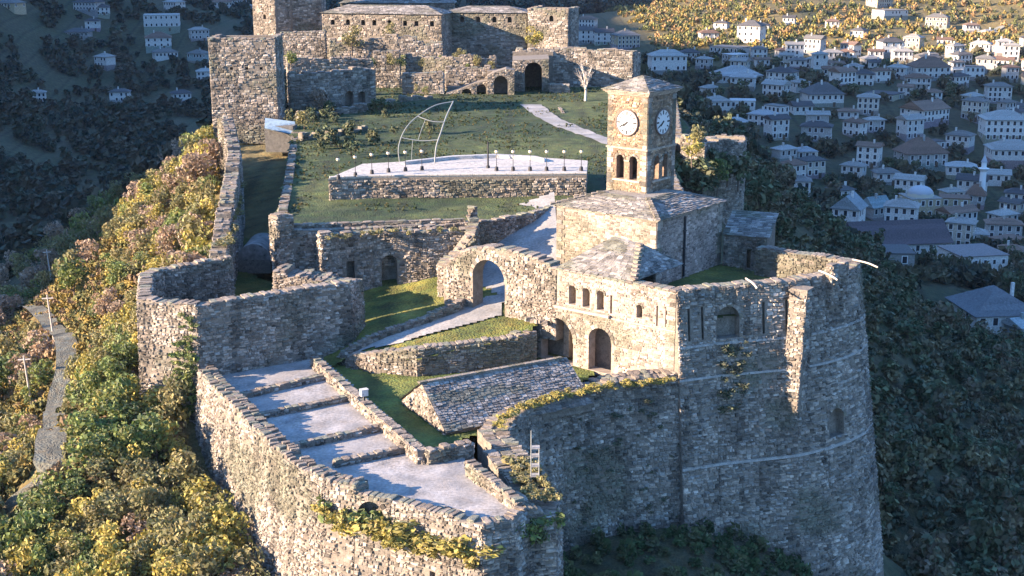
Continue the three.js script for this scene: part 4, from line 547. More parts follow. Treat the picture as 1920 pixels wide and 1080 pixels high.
{
  const hole = (u, y0, y1, w = 0.8, a = 1) => ({ u, w, y0, y1, a });
  const p = [-44.52, -0.38, -226], z = p[2], y = py => py;
  block('far_square_tower', 'squat square stone tower with three small holes, upper left beyond the slope', 'tower', [p[0], z], 11, 9, -0.47, 13.79, 0.03, { pal: 'stone', sunk: 0.8, holes: [[hole(3.6, 8.83, 9.27, 0.5, 0), hole(6.1, 8.83, 9.27, 0.5, 0), hole(8.5, 8.83, 9.27, 0.5, 0)]] });
  const t2 = [-54.27, 8.6, -302]; block('far_slim_tower', 'slim tall sunlit tower with one window, cut by the top of the picture', 'tower', [t2[0], t2[2]], 6.2, 6, 8.6, 34, -0.5, { pal: 'stone', holes: [[hole(3.2, 12.05, 13.09, 0.8)]] });
  const t3 = [-46.77, 8.75, -306]; block('far_shaded_block', 'shaded wall block right of the slim far tower', 'building', [t3[0], t3[2]], 9, 8, 8.52, 31, 0, { pal: 'stone' });
  const a = [-27.72, 6.68, -292], ya = 6.68, yt = 13.82;
  const hs = []; for (let i = 0; i < 8; i++) hs.push(hole(2.4 + i * 3.1 + (i % 3) * 0.3, 11.38, 12.6, 0.9));
  block('upper_range', 'long pale castle range with a row of small arched windows, upper centre left', 'building', [a[0], a[2]], 26.5, 9, ya - 2, yt, -0.22, { pal: 'stone', roof: 1.6, holes: [hs] });
  const b = [-5.53, 6.11, -296], hb = [3.5, 7, 10.5, 13.8].map(u => hole(u, 11.77, 13.01, 0.9)); block('upper_range_shaded', 'bluish shaded castle range in the middle of the upper castle', 'building', [b[0], b[2]], 17.5, 9, 5.77 - 2, 13.8, -0.12, { pal: 'stone', roof: 1.2, holes: [hb] });
  const c = [7.61, 6.46, -292]; block('upper_range_end', 'blank sunlit end block of the upper castle with one window near its top', 'building', [c[0], c[2]], 8.9, 9, 6.12 - 2, 14.71, -0.3, { pal: 'stone', holes: [[hole(5.2, 12.27, 13.49, 0.9)]] });
  const d = [-26.44, 11.72, -318]; block('rear_range', 'roofed range half hidden behind the long pale castle range', 'building', [d[0], d[2]], 26, 8, 8, 14.61, 0, { pal: 'stone', roof: 2.2 });
  // walls stepping down from it
  const W = (n, l, pts, o) => wall(n, l, 'wall', pts, { t: 1.4, cop: 1.1, stones: { sw: [0.45, 1.1], sh: [0.28, 0.5], proud: [0.05, 0.16] }, ...o });
  W('upper_terrace_wall', 'broad sunlit terrace wall right of the dark arch', [[...[0.85, -272], 8.21, -1], [...[12.23, -272], 8.31, -1], [...[23.76, -270], 7.97, -3], [...[26.09, -278], 6.83, -3]], { pal: 'stone', ruin: 0.5 });
  W('upper_step_wall', 'pale wall running left from the long castle range to the slim tower', [[...[-48.12, -285], 10.35, 3], [...[-38.71, -285], 10.79, 3]], { pal: 'stone', ruin: 0.2 });
  W('upper_ruin_wall', 'overgrown ruined wall below the long castle range', [[...[-37.27, -280], 9.01, 0], [...[-28.12, -280], 9.44, 0], [...[-23.36, -279], 9.95, 0], [...[-14.12, -279], 8.45, 0]], { pal: 'stone', ruin: 1.2 });
  W('ruin_wall_with_door', 'small shaded ruin with a dark doorway below the castle range', [[...[-27.2, -268], 8.04, -1], [...[-21.97, -268], 8.25, -1]], { pal: 'stone', ruin: 0.4, cuts: [{ i: 0, u0: 2.6, u1: 3.6, y0: 5.46, y1: 7.42, depth: 1.2 }] });
  W('low_shaded_wall', 'long low shaded wall with pale top left of the arches', [[...[-20.77, -258], 4.85, -1], [...[-12.97, -258], 5.05, -1]], { pal: 'stone' });
  W('dark_stepped_wall', 'dark stepped terrace wall below the far square tower', [[...[-38.49, -236], 6.98, -2], [...[-30.18, -240], 7.21, -2], [...[-24.55, -245], 7.16, -2]], { pal: 'stone', ruin: 0.7, cuts: [{ i: 0, u0: 5.2, u1: 6.8, y0: 0.6, y1: 3.4, depth: 1.1, arch: 1 }, { i: 1, u0: 0.8, u1: 2.6, y0: 0.6, y1: 3.6, depth: 1.1, arch: 1 }, { i: 1, u0: 3.6, u1: 5.2, y0: 0.6, y1: 3.3, depth: 1.1, arch: 1 }] });
  W('dark_upper_wall', 'shaded upper terrace wall behind the dark stepped wall', [[...[-41.43, -252], 8.4, 0], [...[-26.05, -256], 7.63, 0]], { pal: 'stone', ruin: 0.8 });
  for (const [n, l, a] of [['lawn_terrace_wall', 'low broken terrace wall across the back of the lawn, left part', [[...[-35.61, -226], 1.6, -1], [...[-27.85, -232], 1.7, -1], [...[-20.58, -240], 1.9, -1]]], ['lawn_terrace_wall', 'second broken terrace wall nearer the tin-roofed shed', [[...[-31.78, -204], 1.2, -1], [...[-26.54, -210], 1.1, -1], [...[-22.81, -214], 0.7, -1]]], ['lawn_terrace_wall', 'short low ruin wall left of the row of low arches', [[...[-20.12, -246], 1.8, -1], [...[-14.54, -250], 1.7, -1]]], ['lawn_terrace_wall', 'stepped wall remains above the small ruin with doorway', [[...[-21.06, -270], 7.13, 0], [...[-11.5, -268], 6.91, 0], [...[-3.14, -268], 7.11, 0]]], ['lawn_terrace_wall', 'lower stepped wall remains above the low shaded wall', [[...[-12.8, -262], 5.44, 0], [...[-4.1, -262], 5.85, 0]]]]) W(n, l, a, { t: 0.9, ruin: 0.9, gap: 0.2 });
  // arch houses
  const ar = [-2.02, 0.14, -257], ga = thing('sunlit_arch_house', 'pale ruined house front with one tall arch beside the lawn path', 'ruin', [ar[0], 0, ar[2]]);
  const Wa = faceWall(ga, 'front', [ar[0] - 2.7, ar[2]], [1, 0], [[0, -0.5], [5.2, -0.5], [5.2, 5.55], [3.6, 5.85], [1.2, 5.15], [0, 4.45]], [arch(2.6, 2.6, 0.34, 4.55, 1.3)], 3.6, { pal: 'stone', seed: 931 }); voussoirs(ga, Wa.pos, 2.6, 2.6, 4.55, { rise: 1.3, n: 9, d: 0.4, pal: 'stone' });
  { const f = new Faces(); boxF(f, ar[0] - 0.1, -0.5, ar[2] - 5, 5.2, 5.6, 4, 0, MORTAR.stone); put('rear_wall', f, M.stone, ga); }
  const gl = thing('low_arches', 'row of low ruined arches sloping down left of the pale arch house', 'ruin', [ar[0] - 7, 0, ar[2] - 1]);
  const Wl = faceWall(gl, 'front', [ar[0] - 10.5, ar[2] - 1], [1, 0], [[0, -0.5], [8.2, -0.5], [8.2, 3.6], [5.5, 3.1], [2.5, 1.9], [0, 1.2]], [arch(3.9, 1.9, 0, 2.0), arch(6.7, 1.8, 0, 2.9)], 3.2, { pal: 'stone', seed: 932 }); { const f = new Faces(); boxF(f, ar[0] - 6.4, -0.5, ar[2] - 5, 8, 2.6, 3, 0, MORTAR.stone); put('rear_wall', f, M.stone, gl); }
  const dk = [4.12, -0.48, -262], gd = thing('dark_gate', 'tall dark archway at the head of the lawn path', 'gate', [dk[0], 0, dk[2]]);
  const Wd = faceWall(gd, 'front', [dk[0] - 4, dk[2]], [1, 0], [[0, -0.5], [7, -0.5], [7, 7.26], [0, 6.96]], [arch(4.0, 3.3, 0.3, 6.56, 1.6)], 9, { pal: 'stone', seed: 933 }); voussoirs(gd, Wd.pos, 4.0, 3.3, 6.56, { rise: 1.6, n: 11, d: 0.45, pal: 'stone' });
  { const f = new Faces(); boxF(f, dk[0], -0.5, dk[2] - 10.2, 8, 8.2, 2, 0, MORTAR.stone); put('passage_end', f, M.stone, gd); }
  W('gate_side_wall', 'low sunlit wall stub right of the dark archway', [[...[7.15, -260], 2.61, -1], [...[11.03, -260], 2.61, -1]], { pal: 'stone' });
  W('path_parapet', 'thin pale parapet beside the lawn path', [[...[7.47, -250], 0.61, -1], [...[8.6, -232], 0.87, -1]], { pal: 'stone', t: 0.5 });
  // shed with a pale roof by the trench
  const s0 = [-36.86, 0.91, -214], sh = thing('tin_roofed_shed', 'small shed with a pale blue sloping roof beside the trench', 'shed', [s0[0], -1, s0[2]]);
  { const f = new Faces(); boxF(f, s0[0], -3, s0[2] - 1.5, 4.6, 4.2, 2.6, -0.1, [0.2, 0.2, 0.2]); put('walls', f, M.stone, sh); const r = new Faces(), A = [-39.04, 1.06, -213], Bq = [-34.37, 0.04, -213], C = [-34.84, 1.51, -217], D3 = [-39.61, 2.11, -217]; r.quad(A, Bq, C, D3, [0.45, 0.6, 0.68]); r.quad(...[A, Bq, C, D3].map(v => [v[0], v[1] - 0.12, v[2]]), [0.4, 0.5, 0.55]); put('roof', r, M.plaster, sh); }
  // ruin right of the tower
  const ru = [[...[23.86, -190], 3.19, -12], [...[26.55, -186], 2.46, -14], [...[27.94, -194], 1.66, -14], [...[34, -198], 1.35, -14], [...[35.79, -206], 0.27, -14]];
  wall('east_ruin', 'crumbling pale-topped ruin right behind the clock tower', 'ruin', ru, { t: 4.5, pal: 'stone', ruin: 0.8, cop: 1.2, seed: 961 });
  wall('east_curtain_wall', 'long low curtain wall closing the lawn on the right, hidden partly by the clock tower', 'wall', [[13.5, -148, 0.6, -10], [17.5, -160, 1, -12], [...[18.54, -186], 1.2, -12], [...[22.77, -205], 1.3, -10], [...[26.27, -240], 1.6, -10], [...[26.75, -268], 2.5, -10]].reverse().map(p => [p[0] + 3, p[1], p[2], p[3]]).reverse(), { t: 1.2, pal: 'stone', ruin: 0.5, cop: 1.2, faces: 'both', inBottom: -0.5 });
}

// ---------------------------------------------------------------- the town on the slopes
const WHITE = [0.86, 0.86, 0.84], CREAM = [0.6, 0.52, 0.36], GREY = [0.4, 0.4, 0.39], PALE = [0.58, 0.58, 0.57];
const winFrame = (() => { const s = new THREE.Shape([[-0.62, 0], [0.62, 0], [0.62, 1.7], [-0.62, 1.7]].map(p => new THREE.Vector2(...p))); s.holes.push(new THREE.Path([[-0.46, 0.14], [0.46, 0.14], [0.46, 1.56], [-0.46, 1.56]].map(p => new THREE.Vector2(...p)))); return new THREE.ExtrudeGeometry(s, { depth: 0.12, bevelEnabled: false }).translate(0, 0, -0.04); })();
const winPane = new THREE.BoxGeometry(0.92, 1.42, 0.03).translate(0, 0.85, 0.035);
const taken = [];
function house([x, y, z, w, h], label, o = {}) {
  setSeed(Math.floor(Math.abs(x * 31 + z * 17 + w))); w = Math.max(4, w); h = Math.max(3, h);
  const d = o.d || w * rr(0.6, 0.85), yaw = o.yaw ?? rr(-0.7, 0.55), col = o.col || WHITE, g = thing(o.name || 'house', label, o.cat || 'house', [x, y - 0.3, z], o.group);
  g.rotation.y = yaw; taken.push([x, z, Math.max(w, d) * 0.75]);
  const local = (name, f, mat, par = g) => addMesh(name, f.geo(), mat, par);
  const k = rr(0.88, 1.08), cc = col.map(v => v * k), H = h + 0.3, body = new Faces(); boxF(body, 0, -4, 0, w, H + 4, d, 0, cc); local('wall', body, M.plaster);
  const plinth = new Faces(); boxF(plinth, 0, -4.2, 0, w + 0.12, 4.2 + H * 0.3, d + 0.12, 0, GREY.map(v => v * rr(0.75, 1))); if (o.plinth !== false && h > 4.5) local('stone_base', plinth, M.stone);
  const rc = o.roofCol || pick([[0.14, 0.14, 0.145], [0.24, 0.235, 0.225], [0.1, 0.1, 0.11], [0.24, 0.15, 0.11], [0.42, 0.41, 0.39], [0.3, 0.2, 0.15], [0.5, 0.5, 0.48]]), e = 0.7, rh = o.rh ?? Math.min(w, d) * 0.26, rf = new Faces();
  const c4 = [[-w / 2 - e, d / 2 + e], [w / 2 + e, d / 2 + e], [w / 2 + e, -d / 2 - e], [-w / 2 - e, -d / 2 - e]].map(([a, b]) => [a, H + 0.02, b]);
  if (o.roof === 'flat') { boxF(rf, 0, H + 0.02, 0, w + 0.5, 0.3, d + 0.5, 0, rc); }
  else {
    const hip = o.roof === 'gable' ? -e : Math.min(w, d) / 2 * 0.95, lz = w >= d, r1 = lz ? [-w / 2 + hip, H + rh, 0] : [0, H + rh, d / 2 - hip], r2 = lz ? [w / 2 - hip, H + rh, 0] : [0, H + rh, -d / 2 + hip];
    const v = () => { const q = rr(0.85, 1.12); return rc.map(t => t * q); };
    const plane = (a, b, c, dd) => { const n = 5, A = a.map((_, i) => i), L = (p, q, t) => p.map((vv, i) => lerp(vv, q[i], t)); for (let i = 0; i < n; i++) { const t0 = i / n, t1 = (i + 1.12) / n, up = 0.07, p0 = L(a, dd, t0), p1 = L(b, c, t0), p2 = L(b, c, Math.min(1, t1)), p3 = L(a, dd, Math.min(1, t1)); p0[1] += up; p1[1] += up; rf.quad(p0, p1, p2, p3, v()); } };
    if (lz) { plane(c4[0], c4[1], r2, r1); plane(c4[2], c4[3], r1, r2); plane(c4[1], c4[2], r2, r2); plane(c4[3], c4[0], r1, r1); } else { plane(c4[0], c4[1], r1, r1); plane(c4[2], c4[3], r2, r2); plane(c4[1], c4[2], r2, r1); plane(c4[3], c4[0], r1, r2); }
    boxF(rf, 0, H - 0.13, 0, w + e * 1.9, 0.14, d + e * 1.9, 0, rc.map(t => t * 0.9));
  }
  const roof = local('roof', rf, M.plaster);
  if (!o.noChimney && o.roof !== 'flat') { const cf = new Faces(); boxF(cf, w * rr(-0.25, 0.25), H + rh * 0.4, d * 0.1, 0.7, rh * 0.6 + 1.1, 0.7, 0, cc); local('chimney', cf, M.plaster, roof); }
  // windows, floor by floor, on the front and on the left side
  const rows = o.rows ?? Math.max(1, Math.min(3, Math.floor(H / 2.7))), cols = o.cols ?? Math.max(2, Math.min(7, Math.floor(w / 2.3))), ws = o.ws || 1.25;
  for (let r = 0; r < rows; r++) { const yy = H - 2.45 - r * (H - 0.6) / rows * 0.98; if (yy < 0.5 && r) continue;
    for (let c = 0; c < cols; c++) { if (!o.full && rnd() < (r ? 0.22 : 0.05)) continue; const wn = addMesh('window', winFrame, M.frame, g); wn.position.set((c + 0.5) / cols * w - w / 2, Math.max(0.4, yy), d / 2 + 0.06); wn.scale.setScalar(ws); addMesh('pane', winPane, M.pane, wn); }
    const sc = Math.max(1, Math.floor(d / 3)); for (const sg of [-1, 1]) for (let c = 0; c < sc; c++) { if (rnd() < 0.4) continue; const wn = addMesh('window', winFrame, M.frame, g); wn.position.set(sg * (w / 2 + 0.06), Math.max(0.4, yy), (c + 0.5) / sc * d - d / 2); wn.rotation.y = sg * Math.PI / 2; wn.scale.setScalar(ws); addMesh('pane', winPane, M.pane, wn); } }
  if (o.door !== false && h > 3.2) { const df = new Faces(); boxF(df, w * 0.22, 0.0, d / 2 + 0.1, 1.2, 2.1, 0.14, 0, [0.14, 0.1, 0.07]); local('door', df, M.plaster); }
  if (o.balcony) { const bf = new Faces(); boxF(bf, 0, H * 0.48, d / 2 + 0.7, w * 0.8, 0.2, 1.3, 0, cc); local('balcony', bf, M.plaster); }
  return g;
}
// houses on the sunlit hill and the upper town
house([142.9, -38.6, -939.7, 9.48, 6.2], 'small sunlit white house at the left tip of the bright hillside', { cols: 2 });
house([125.7, -39.5, -879.5, 11.62, 5.13], 'bluish white house at the left foot of the sunlit hill', { cols: 3 });
house([147.6, -38.8, -847.5, 14.5, 11.2], 'largest sunlit white house low on the golden hillside', { cols: 4, rows: 3, plinth: false });
house([127.8, -41.4, -804.4, 18.8, 4.39], 'long low flat-topped house under the golden hillside', { roof: 'flat', col: PALE, rows: 1 });
house([124.9, -43.2, -765.6, 11.35, 5.38], 'dark walled house with a white flat roof below the golden hillside', { roof: 'flat', col: GREY, roofCol: [0.7, 0.7, 0.7] });
house([102.2, -44, -787.1, 10.44, 5.53], 'narrow pale house right above the clock tower roof line', {});
house([84.5, -46.9, -744.9, 19.22, 10.49], 'wide two-storey blue-white house right behind the clock tower', { cols: 6, rows: 2, yaw: 0.1, d: 12 });
house([106.4, -44.7, -756.9, 8.28, 5.32], 'small grey house beside the wide two-storey house behind the tower', { col: PALE });
house([160, -43.3, -711.7, 7.23, 10.57], 'tall narrow white house with square windows in mid-town', { cols: 2, rows: 3, yaw: 0.05 });
house([178.8, -41.8, -763.9, 10.13, 5.36], 'white house with dark roof right behind the tall narrow one', {});
house([188.4, -41.7, -769.1, 9, 5.1], 'small white house with dark roof between two larger roofs', {});
house([219.6, -41.2, -796.2, 13.03, 8.06], 'white house with three window columns below the lit hillside', { cols: 3, rows: 2, yaw: 0.12 });
house([243.9, -40.3, -833.7, 10.38, 6.49], 'sunlit cream house at the edge of the hillside shadow', { col: CREAM });
house([275.3, -32.8, -1005.5, 20.22, 5.06], 'long sunlit white building high on the hill', { rows: 1, roof: 'flat' });
house([301.2, -37.6, -975.2, 15.11, 6.8], 'sunlit pale orange house high on the hill, right part', { col: [0.55, 0.42, 0.32] });
house([280.6, -28.2, -1056.4, 16.31, 5.71], 'cream house at the very top of the hillside', { col: CREAM });
house([215.8, -44.6, -707.3, 18.26, 6.09], 'wide white house under a big dark hipped roof in the upper right town', { cols: 6, rows: 2, rh: 5, yaw: 0.1, d: 13 });
house([218.7, -42.2, -767.9, 10.78, 5.99], 'white house peeping over the large dark roof in the upper right town', {});
house([172.7, -45.5, -672.8, 11.08, 6.86], 'stone-based white house below the crowded upper roofs', { yaw: -0.2 });
house([185.2, -45.4, -685.3, 8.05, 6.98], 'narrow white house with paired windows left of the dark roofed one', { cols: 3 });
house([198.9, -44.3, -704.2, 9.37, 5.51], 'pale house squeezed left of the wide dark-roofed house', {});
house([143.6, -48.5, -629.5, 16.34, 5.45], 'broad white house with overhanging dark roof in the middle of town', { cols: 6, rows: 1, rh: 5, d: 13, yaw: 0.15 });
house([177.5, -48.7, -648.2, 14.77, 3.31], 'long low cream building with bright wall in the middle of town', { col: [0.6, 0.58, 0.45], rows: 1, roof: 'flat' });
house([190.3, -49, -657.4, 6.46, 5.68], 'small white gable house at the right end of the long cream building', { roof: 'gable', cols: 2 });
house([112.1, -44.6, -660.7, 11.4, 5.7], 'white house with a light roof in the left part of town', { roofCol: [0.5, 0.5, 0.5] });
house([124.3, -46.1, -639.5, 10.55, 6.03], 'white house with a round window gable in the left part of town', { roof: 'gable' });
house([114.7, -44.7, -697.9, 21.85, 3], 'long low pale roofed row above the left part of town', { rows: 1, roofCol: [0.5, 0.5, 0.5] });
house([135, -44.1, -678.4, 12.22, 5.85], 'white house on the slope right of the long pale row', { cols: 4 });
house([92, -49.8, -609.6, 10.56, 5.76], 'shaded white house just right of the clock', { cols: 4 });
house([104.9, -48.8, -617.1, 11.17, 3.89], 'low house with a white flat roof right of the clock tower', { roof: 'flat', roofCol: [0.65, 0.65, 0.65] });
house([108, -51.9, -582.1, 10.57, 5.52], 'house with light blue-grey roof below the left part of town', { roofCol: [0.48, 0.5, 0.52] });
house([93.8, -51.5, -571.9, 11.75, 3.16], 'low pale roof house above the crumbling ruin', { roofCol: [0.55, 0.55, 0.55], rows: 1 });
house([128.3, -56.3, -568.5, 12.16, 6.75], 'grey stone house with white side wall in the dark middle of town', { col: PALE, yaw: -0.3 });
house([108.2, -58.3, -533.8, 8.49, 4.67], 'grey house with pale roof among dark trees', { col: PALE, roofCol: [0.5, 0.5, 0.5] });
house([117.1, -58.9, -537.8, 7.69, 3.85], 'smaller grey house right of the one among dark trees', { col: PALE, roofCol: [0.45, 0.47, 0.5] });
house([217.6, -59.8, -597.5, 18.92, 9.46], 'big three-storey white mansion with rows of windows at the right edge', { cols: 7, rows: 3, full: 1, yaw: -0.1, d: 14 });
house([243.6, -56.2, -654.4, 8.77, 4.12], 'upper storey block of white house behind the mansion at right edge', {});
house([210.1, -64.2, -565.3, 18.88, 5.84], 'white arcaded wing below the big mansion at the right edge', { cols: 7, rows: 1, full: 1, yaw: -0.08 });
house([168.3, -63.3, -553.2, 17.6, 5.28], 'wide house with a broad brown roof above the mosque', { rh: 6, col: PALE, cols: 5, yaw: 0.2 });
house([180.9, -66.3, -540, 11.2, 4.74], 'white house with pale hipped roof left of the minaret', { roofCol: [0.55, 0.56, 0.56] });
house([112.8, -66.2, -444.7, 8.95, 7.16], 'tall pale blue-roofed house left of the mosque', { rh: 4.5, roof: 'gable', roofCol: [0.34, 0.4, 0.43], yaw: -0.5, d: 9 });
house([128.5, -68.7, -469.9, 7.56, 4.91], 'half-hidden house with a teal-grey roof right of the tall one', { rh: 3.5, roof: 'gable', roofCol: [0.3, 0.4, 0.43], col: PALE });
house([121, -66.1, -491.3, 7.87, 4.33], 'small pale house above the tall blue-roofed one', {});
house([121.6, -67.4, -420.6, 30.61, 2.72], 'very long shed with a dark purple-brown roof and white fascia', { rows: 1, cols: 7, rh: 6, d: 16, roofCol: [0.14, 0.11, 0.12], yaw: 0.15, noChimney: 1, roof: 'gable' });
house([94.5, -51.4, -337.9, 15.07, 2.47], 'low grey stone wall house below the very long shed', { col: GREY, rows: 1, roof: 'flat', cols: 3 });
house([178.1, -74.4, -481.8, 8.54, 5.43], 'small white house with grey roof right of the mosque', {});
house([157.6, -72.2, -451.4, 8.02, 2.55], 'low white house in front of the mosque annex', { rows: 1 });
house([133, -66.3, -380.5, 14.23, 7.42], 'large plain white house with two rows of small windows, lower right', { cols: 5, rows: 2, full: 1, roof: 'flat', ws: 0.9, roofCol: [0.3, 0.27, 0.27], yaw: 0.2, d: 14 });
house([156, -70, -411.6, 7.68, 4.34], 'white house at the right edge beside the large plain one', {});
house([166.2, -72.3, -442, 10.72, 2.5], 'long white wall house with small windows at the right edge', { rows: 1, roof: 'flat' });
house([133.2, -62.3, -347.4, 9.92, 1.7], 'low white house with square windows at the lower right edge', { rows: 1 });
house([113.7, -58, -308.1, 15.16, 2.78], 'nearest lower right house under a wide dark grey roof', { rh: 5, roofCol: [0.22, 0.23, 0.25], d: 16, cols: 5, yaw: 0.1 });
house([118.4, -59.9, -300.4, 8.65, 3.21], 'pale blue-grey metal building cut off by the right edge', { col: [0.42, 0.5, 0.52], rows: 0, roofCol: [0.45, 0.52, 0.55], roof: 'gable', yaw: 0.5 });
// more roofs of the crowded quarter, alike at this distance
[[136.5, -43.1, -747, 7.58, 4.38], [154.4, -42.8, -737.8, 8.64, 4.61], [156, -41.4, -784.7, 9.17, 4.28], [178.1, -43.5, -711.7, 8.35, 4.45], [129.7, -50.5, -609.3, 8.64, 4.32], [150.8, -52.7, -606.7, 8.61, 4.31], [250.3, -43, -763.6, 10.13, 5.36], [276.8, -41.2, -809.6, 11.35, 5.67], [268.3, -44.2, -746.7, 10.5, 5.25], [227.4, -47.1, -695.2, 9.81, 4.9], [314.9, -41.7, -911, 10.62, 5.31], [169.6, -37.9, -930.6, 8.66, 4.69], [194.4, -35.1, -965.5, 8.23, 4.49], [218.9, -35.8, -941.5, 8.76, 4.38], [224.4, -38.2, -889.1, 8.98, 4.49], [321.6, -40.4, -964.1, 9.72, 4.86], [265, -40.2, -841, 8.5, 4.58], [94.1, -46.7, -647.7, 7.63, 4.07], [139, -45.1, -656.4, 7.21, 4.12], [203, -50.5, -658, 8.79, 4.65], [193.8, -67.8, -533.3, 8.52, 4.26], [146, -65.6, -522.5, 9.18, 4.59], [134.5, -63.3, -527.2, 8.41, 4.2], [193.1, -70.7, -509.8, 8.17, 4.09]].forEach((t, i) => house(t, 'small pale hillside house with a dark slate roof among its neighbours', { group: 'small hillside houses of the town', roof: i % 4 ? undefined : 'gable' }));
// houses behind the upper castle on the right
house([49.9, -45.7, -929.6, 14.45, 9.4], 'white house with blue roof touching the end of the upper castle', { cols: 4 });
house([61, -45, -912.2, 12.06, 8.51], 'white porch-fronted house right of the upper castle', { roof: 'gable', cols: 3 });
house([72.6, -44.2, -880.2, 15.07, 8.22], 'sunlit cream house above the upper terrace wall', { col: CREAM });
house([56.5, -43.1, -1042, 14.54, 6.46], 'white house half hidden behind the others right of the upper castle', {});
// left valley
house([-243.9, -38.7, -960.4, 23.83, 10.43], 'big white building with two rows of windows in the left valley', { cols: 7, rows: 2, full: 1, yaw: 0.2, roof: 'flat' });
house([-238.7, -48.2, -926.8, 16.59, 7.21], 'white framed house just below the big white building at left', { cols: 4 });
house([-230.3, -53.5, -908.8, 14.88, 4.25], 'low bluish white house, lowest of the left valley cluster', { rows: 1 });
house([-214.1, -44.4, -940.2, 12.42, 7.31], 'pale house with rounded roof left of the far square tower', { col: PALE });
house([-206.2, -55.8, -902, 11.96, 6.33], 'pale teal house beside the far square tower', { col: [0.45, 0.58, 0.6], rows: 1 });
house([-297.7, -26.2, -973.1, 17.29, 6.01], 'pale house at the top left of the valley', { col: PALE });
house([-287.1, -37.8, -943, 9.51, 6.58], 'small white house with two windows in the upper left valley', { cols: 2 });
house([-289.5, -29, -972.3, 11.28, 5.26], 'white house just above the small two-windowed one at upper left', {});
house([-231.3, -33, -1098.6, 14.43, 5.94], 'white house left of the slim far tower', {});
house([-261, -43.8, -1315.2, 14.22, 7.11], 'bright house touching the slim far tower', {});
house([-291.5, -41.6, -924.4, 15.79, 4.31], 'low shed with grey roof in the upper left valley', { col: GREY, rows: 1 });
house([-333, -21.3, -917.4, 15.59, 3.54], 'low cream house in the top left corner', { col: CREAM, rows: 1 });
// the rest of the crowded quarter
{ let k = 0, s = 5150; for (let i = 0; i < 4000 && k < 66; i++) { setSeed(s + i * 13); const z = i < 2600 ? -rr(400, 800) : -rr(400, 1020), x = rr(-z * 0.14 + 8, -z * 0.385), w = rnd() < 0.25 ? rr(13, 19) : rr(7, 12); if ((x < 75 && z > -560) || (z < -780 && k > 75 && rnd() < 0.5)) continue; if (taken.some(t => Math.hypot(t[0] - x, t[1] - z) < t[2] + w * 0.7 + 2)) continue; k++; const zn = z > -560 ? ['small pale house in the lower town among dark trees', 'scattered houses of the lower town'] : z > -760 ? ['small pale house in the crowded middle town', 'scattered houses of the middle town'] : ['small pale house high on the golden hillside', 'scattered houses of the hillside']; house([x, land(x, z), z, w, rr(4, 9.5)], zn[0], { group: zn[1], roof: rnd() < 0.3 ? 'gable' : rnd() < 0.12 ? 'flat' : undefined, yaw: rr(-0.9, 0.7), balcony: rnd() < 0.3, col: pick([WHITE, WHITE, WHITE, [0.74, 0.7, 0.6], PALE]) }); } }
{ let k = 0; for (let i = 0; i < 2000 && k < 16; i++) { setSeed(7150 + i * 17); const z = -rr(780, 1250), x = rr(z * 0.375, z * 0.19), w = rr(9, 14); if (taken.some(t => Math.hypot(t[0] - x, t[1] - z) < t[2] + w)) continue; k++; house([x, land(x, z), z, w, rr(5, 8)], 'small white house scattered in the upper left valley', { group: 'scattered houses of the left valley' }); } }
// the mosque
{
  const b = [148.2, -71.4, -483.7, 11.28, 8.17], [x, y, z, w, h] = b;
  house(b, 'cream mosque hall with a dome and two rows of windows', { name: 'mosque_hall', cat: 'mosque', col: CREAM, cols: 4, rows: 2, full: 1, roof: 'flat', d: w, yaw: 0.15, roofCol: [0.4, 0.38, 0.35], plinth: false });
  const g = thing('mosque_dome', 'low grey lead dome on the cream mosque hall', 'dome', [x, y + h, z], null); const s = addMesh('dome_shell', new THREE.SphereGeometry(w * 0.4, 24, 10, 0, Math.PI * 2, 0, Math.PI / 2).scale(1, 0.62, 1), plain(0.4, 0.4, 0.41, 0.7), g); s.position.y = 1.3; addMesh('drum', new THREE.CylinderGeometry(w * 0.42, w * 0.44, 1.6, 8).translate(0, 0.8, 0), plain(0.5, 0.46, 0.36, 0.9), g); addMesh('finial', new THREE.ConeGeometry(0.2, 2, 6).translate(0, w * 0.25 + 2.1, 0), M.frame, g);
  house([163.4, -72.1, -491.7, 10.27, 7.11], 'cream annex of the mosque with three upper windows', { name: 'mosque_annex', cat: 'mosque', col: CREAM, cols: 3, rows: 1, full: 1, roof: 'flat', yaw: -0.2 });
  house([175.6, -71.2, -504.4, 6.47, 4.86], 'small shaded domed porch house at the foot of the minaret', { col: PALE, rh: 4 });
  const [mx, my, mz, mw, mh] = [178, -71.1, -505.5, 2.03, 19.46], m = thing('minaret', 'slender white minaret with balcony and pointed top', 'minaret', [mx, my - 0.5, mz]), H = mh;
  addMesh('shaft', new THREE.CylinderGeometry(1.15, 1.35, H * 0.72, 14).translate(0, H * 0.36, 0), M.whitePaint, m); addMesh('balcony', new THREE.CylinderGeometry(2.1, 1.3, 1.1, 14).translate(0, H * 0.74, 0), M.whitePaint, m); addMesh('upper_shaft', new THREE.CylinderGeometry(0.95, 1.0, H * 0.14, 12).translate(0, H * 0.82, 0), M.whitePaint, m); addMesh('cap', new THREE.ConeGeometry(1.2, H * 0.16, 12).translate(0, H * 0.97, 0), plain(0.4, 0.42, 0.44, 0.6), m);
}
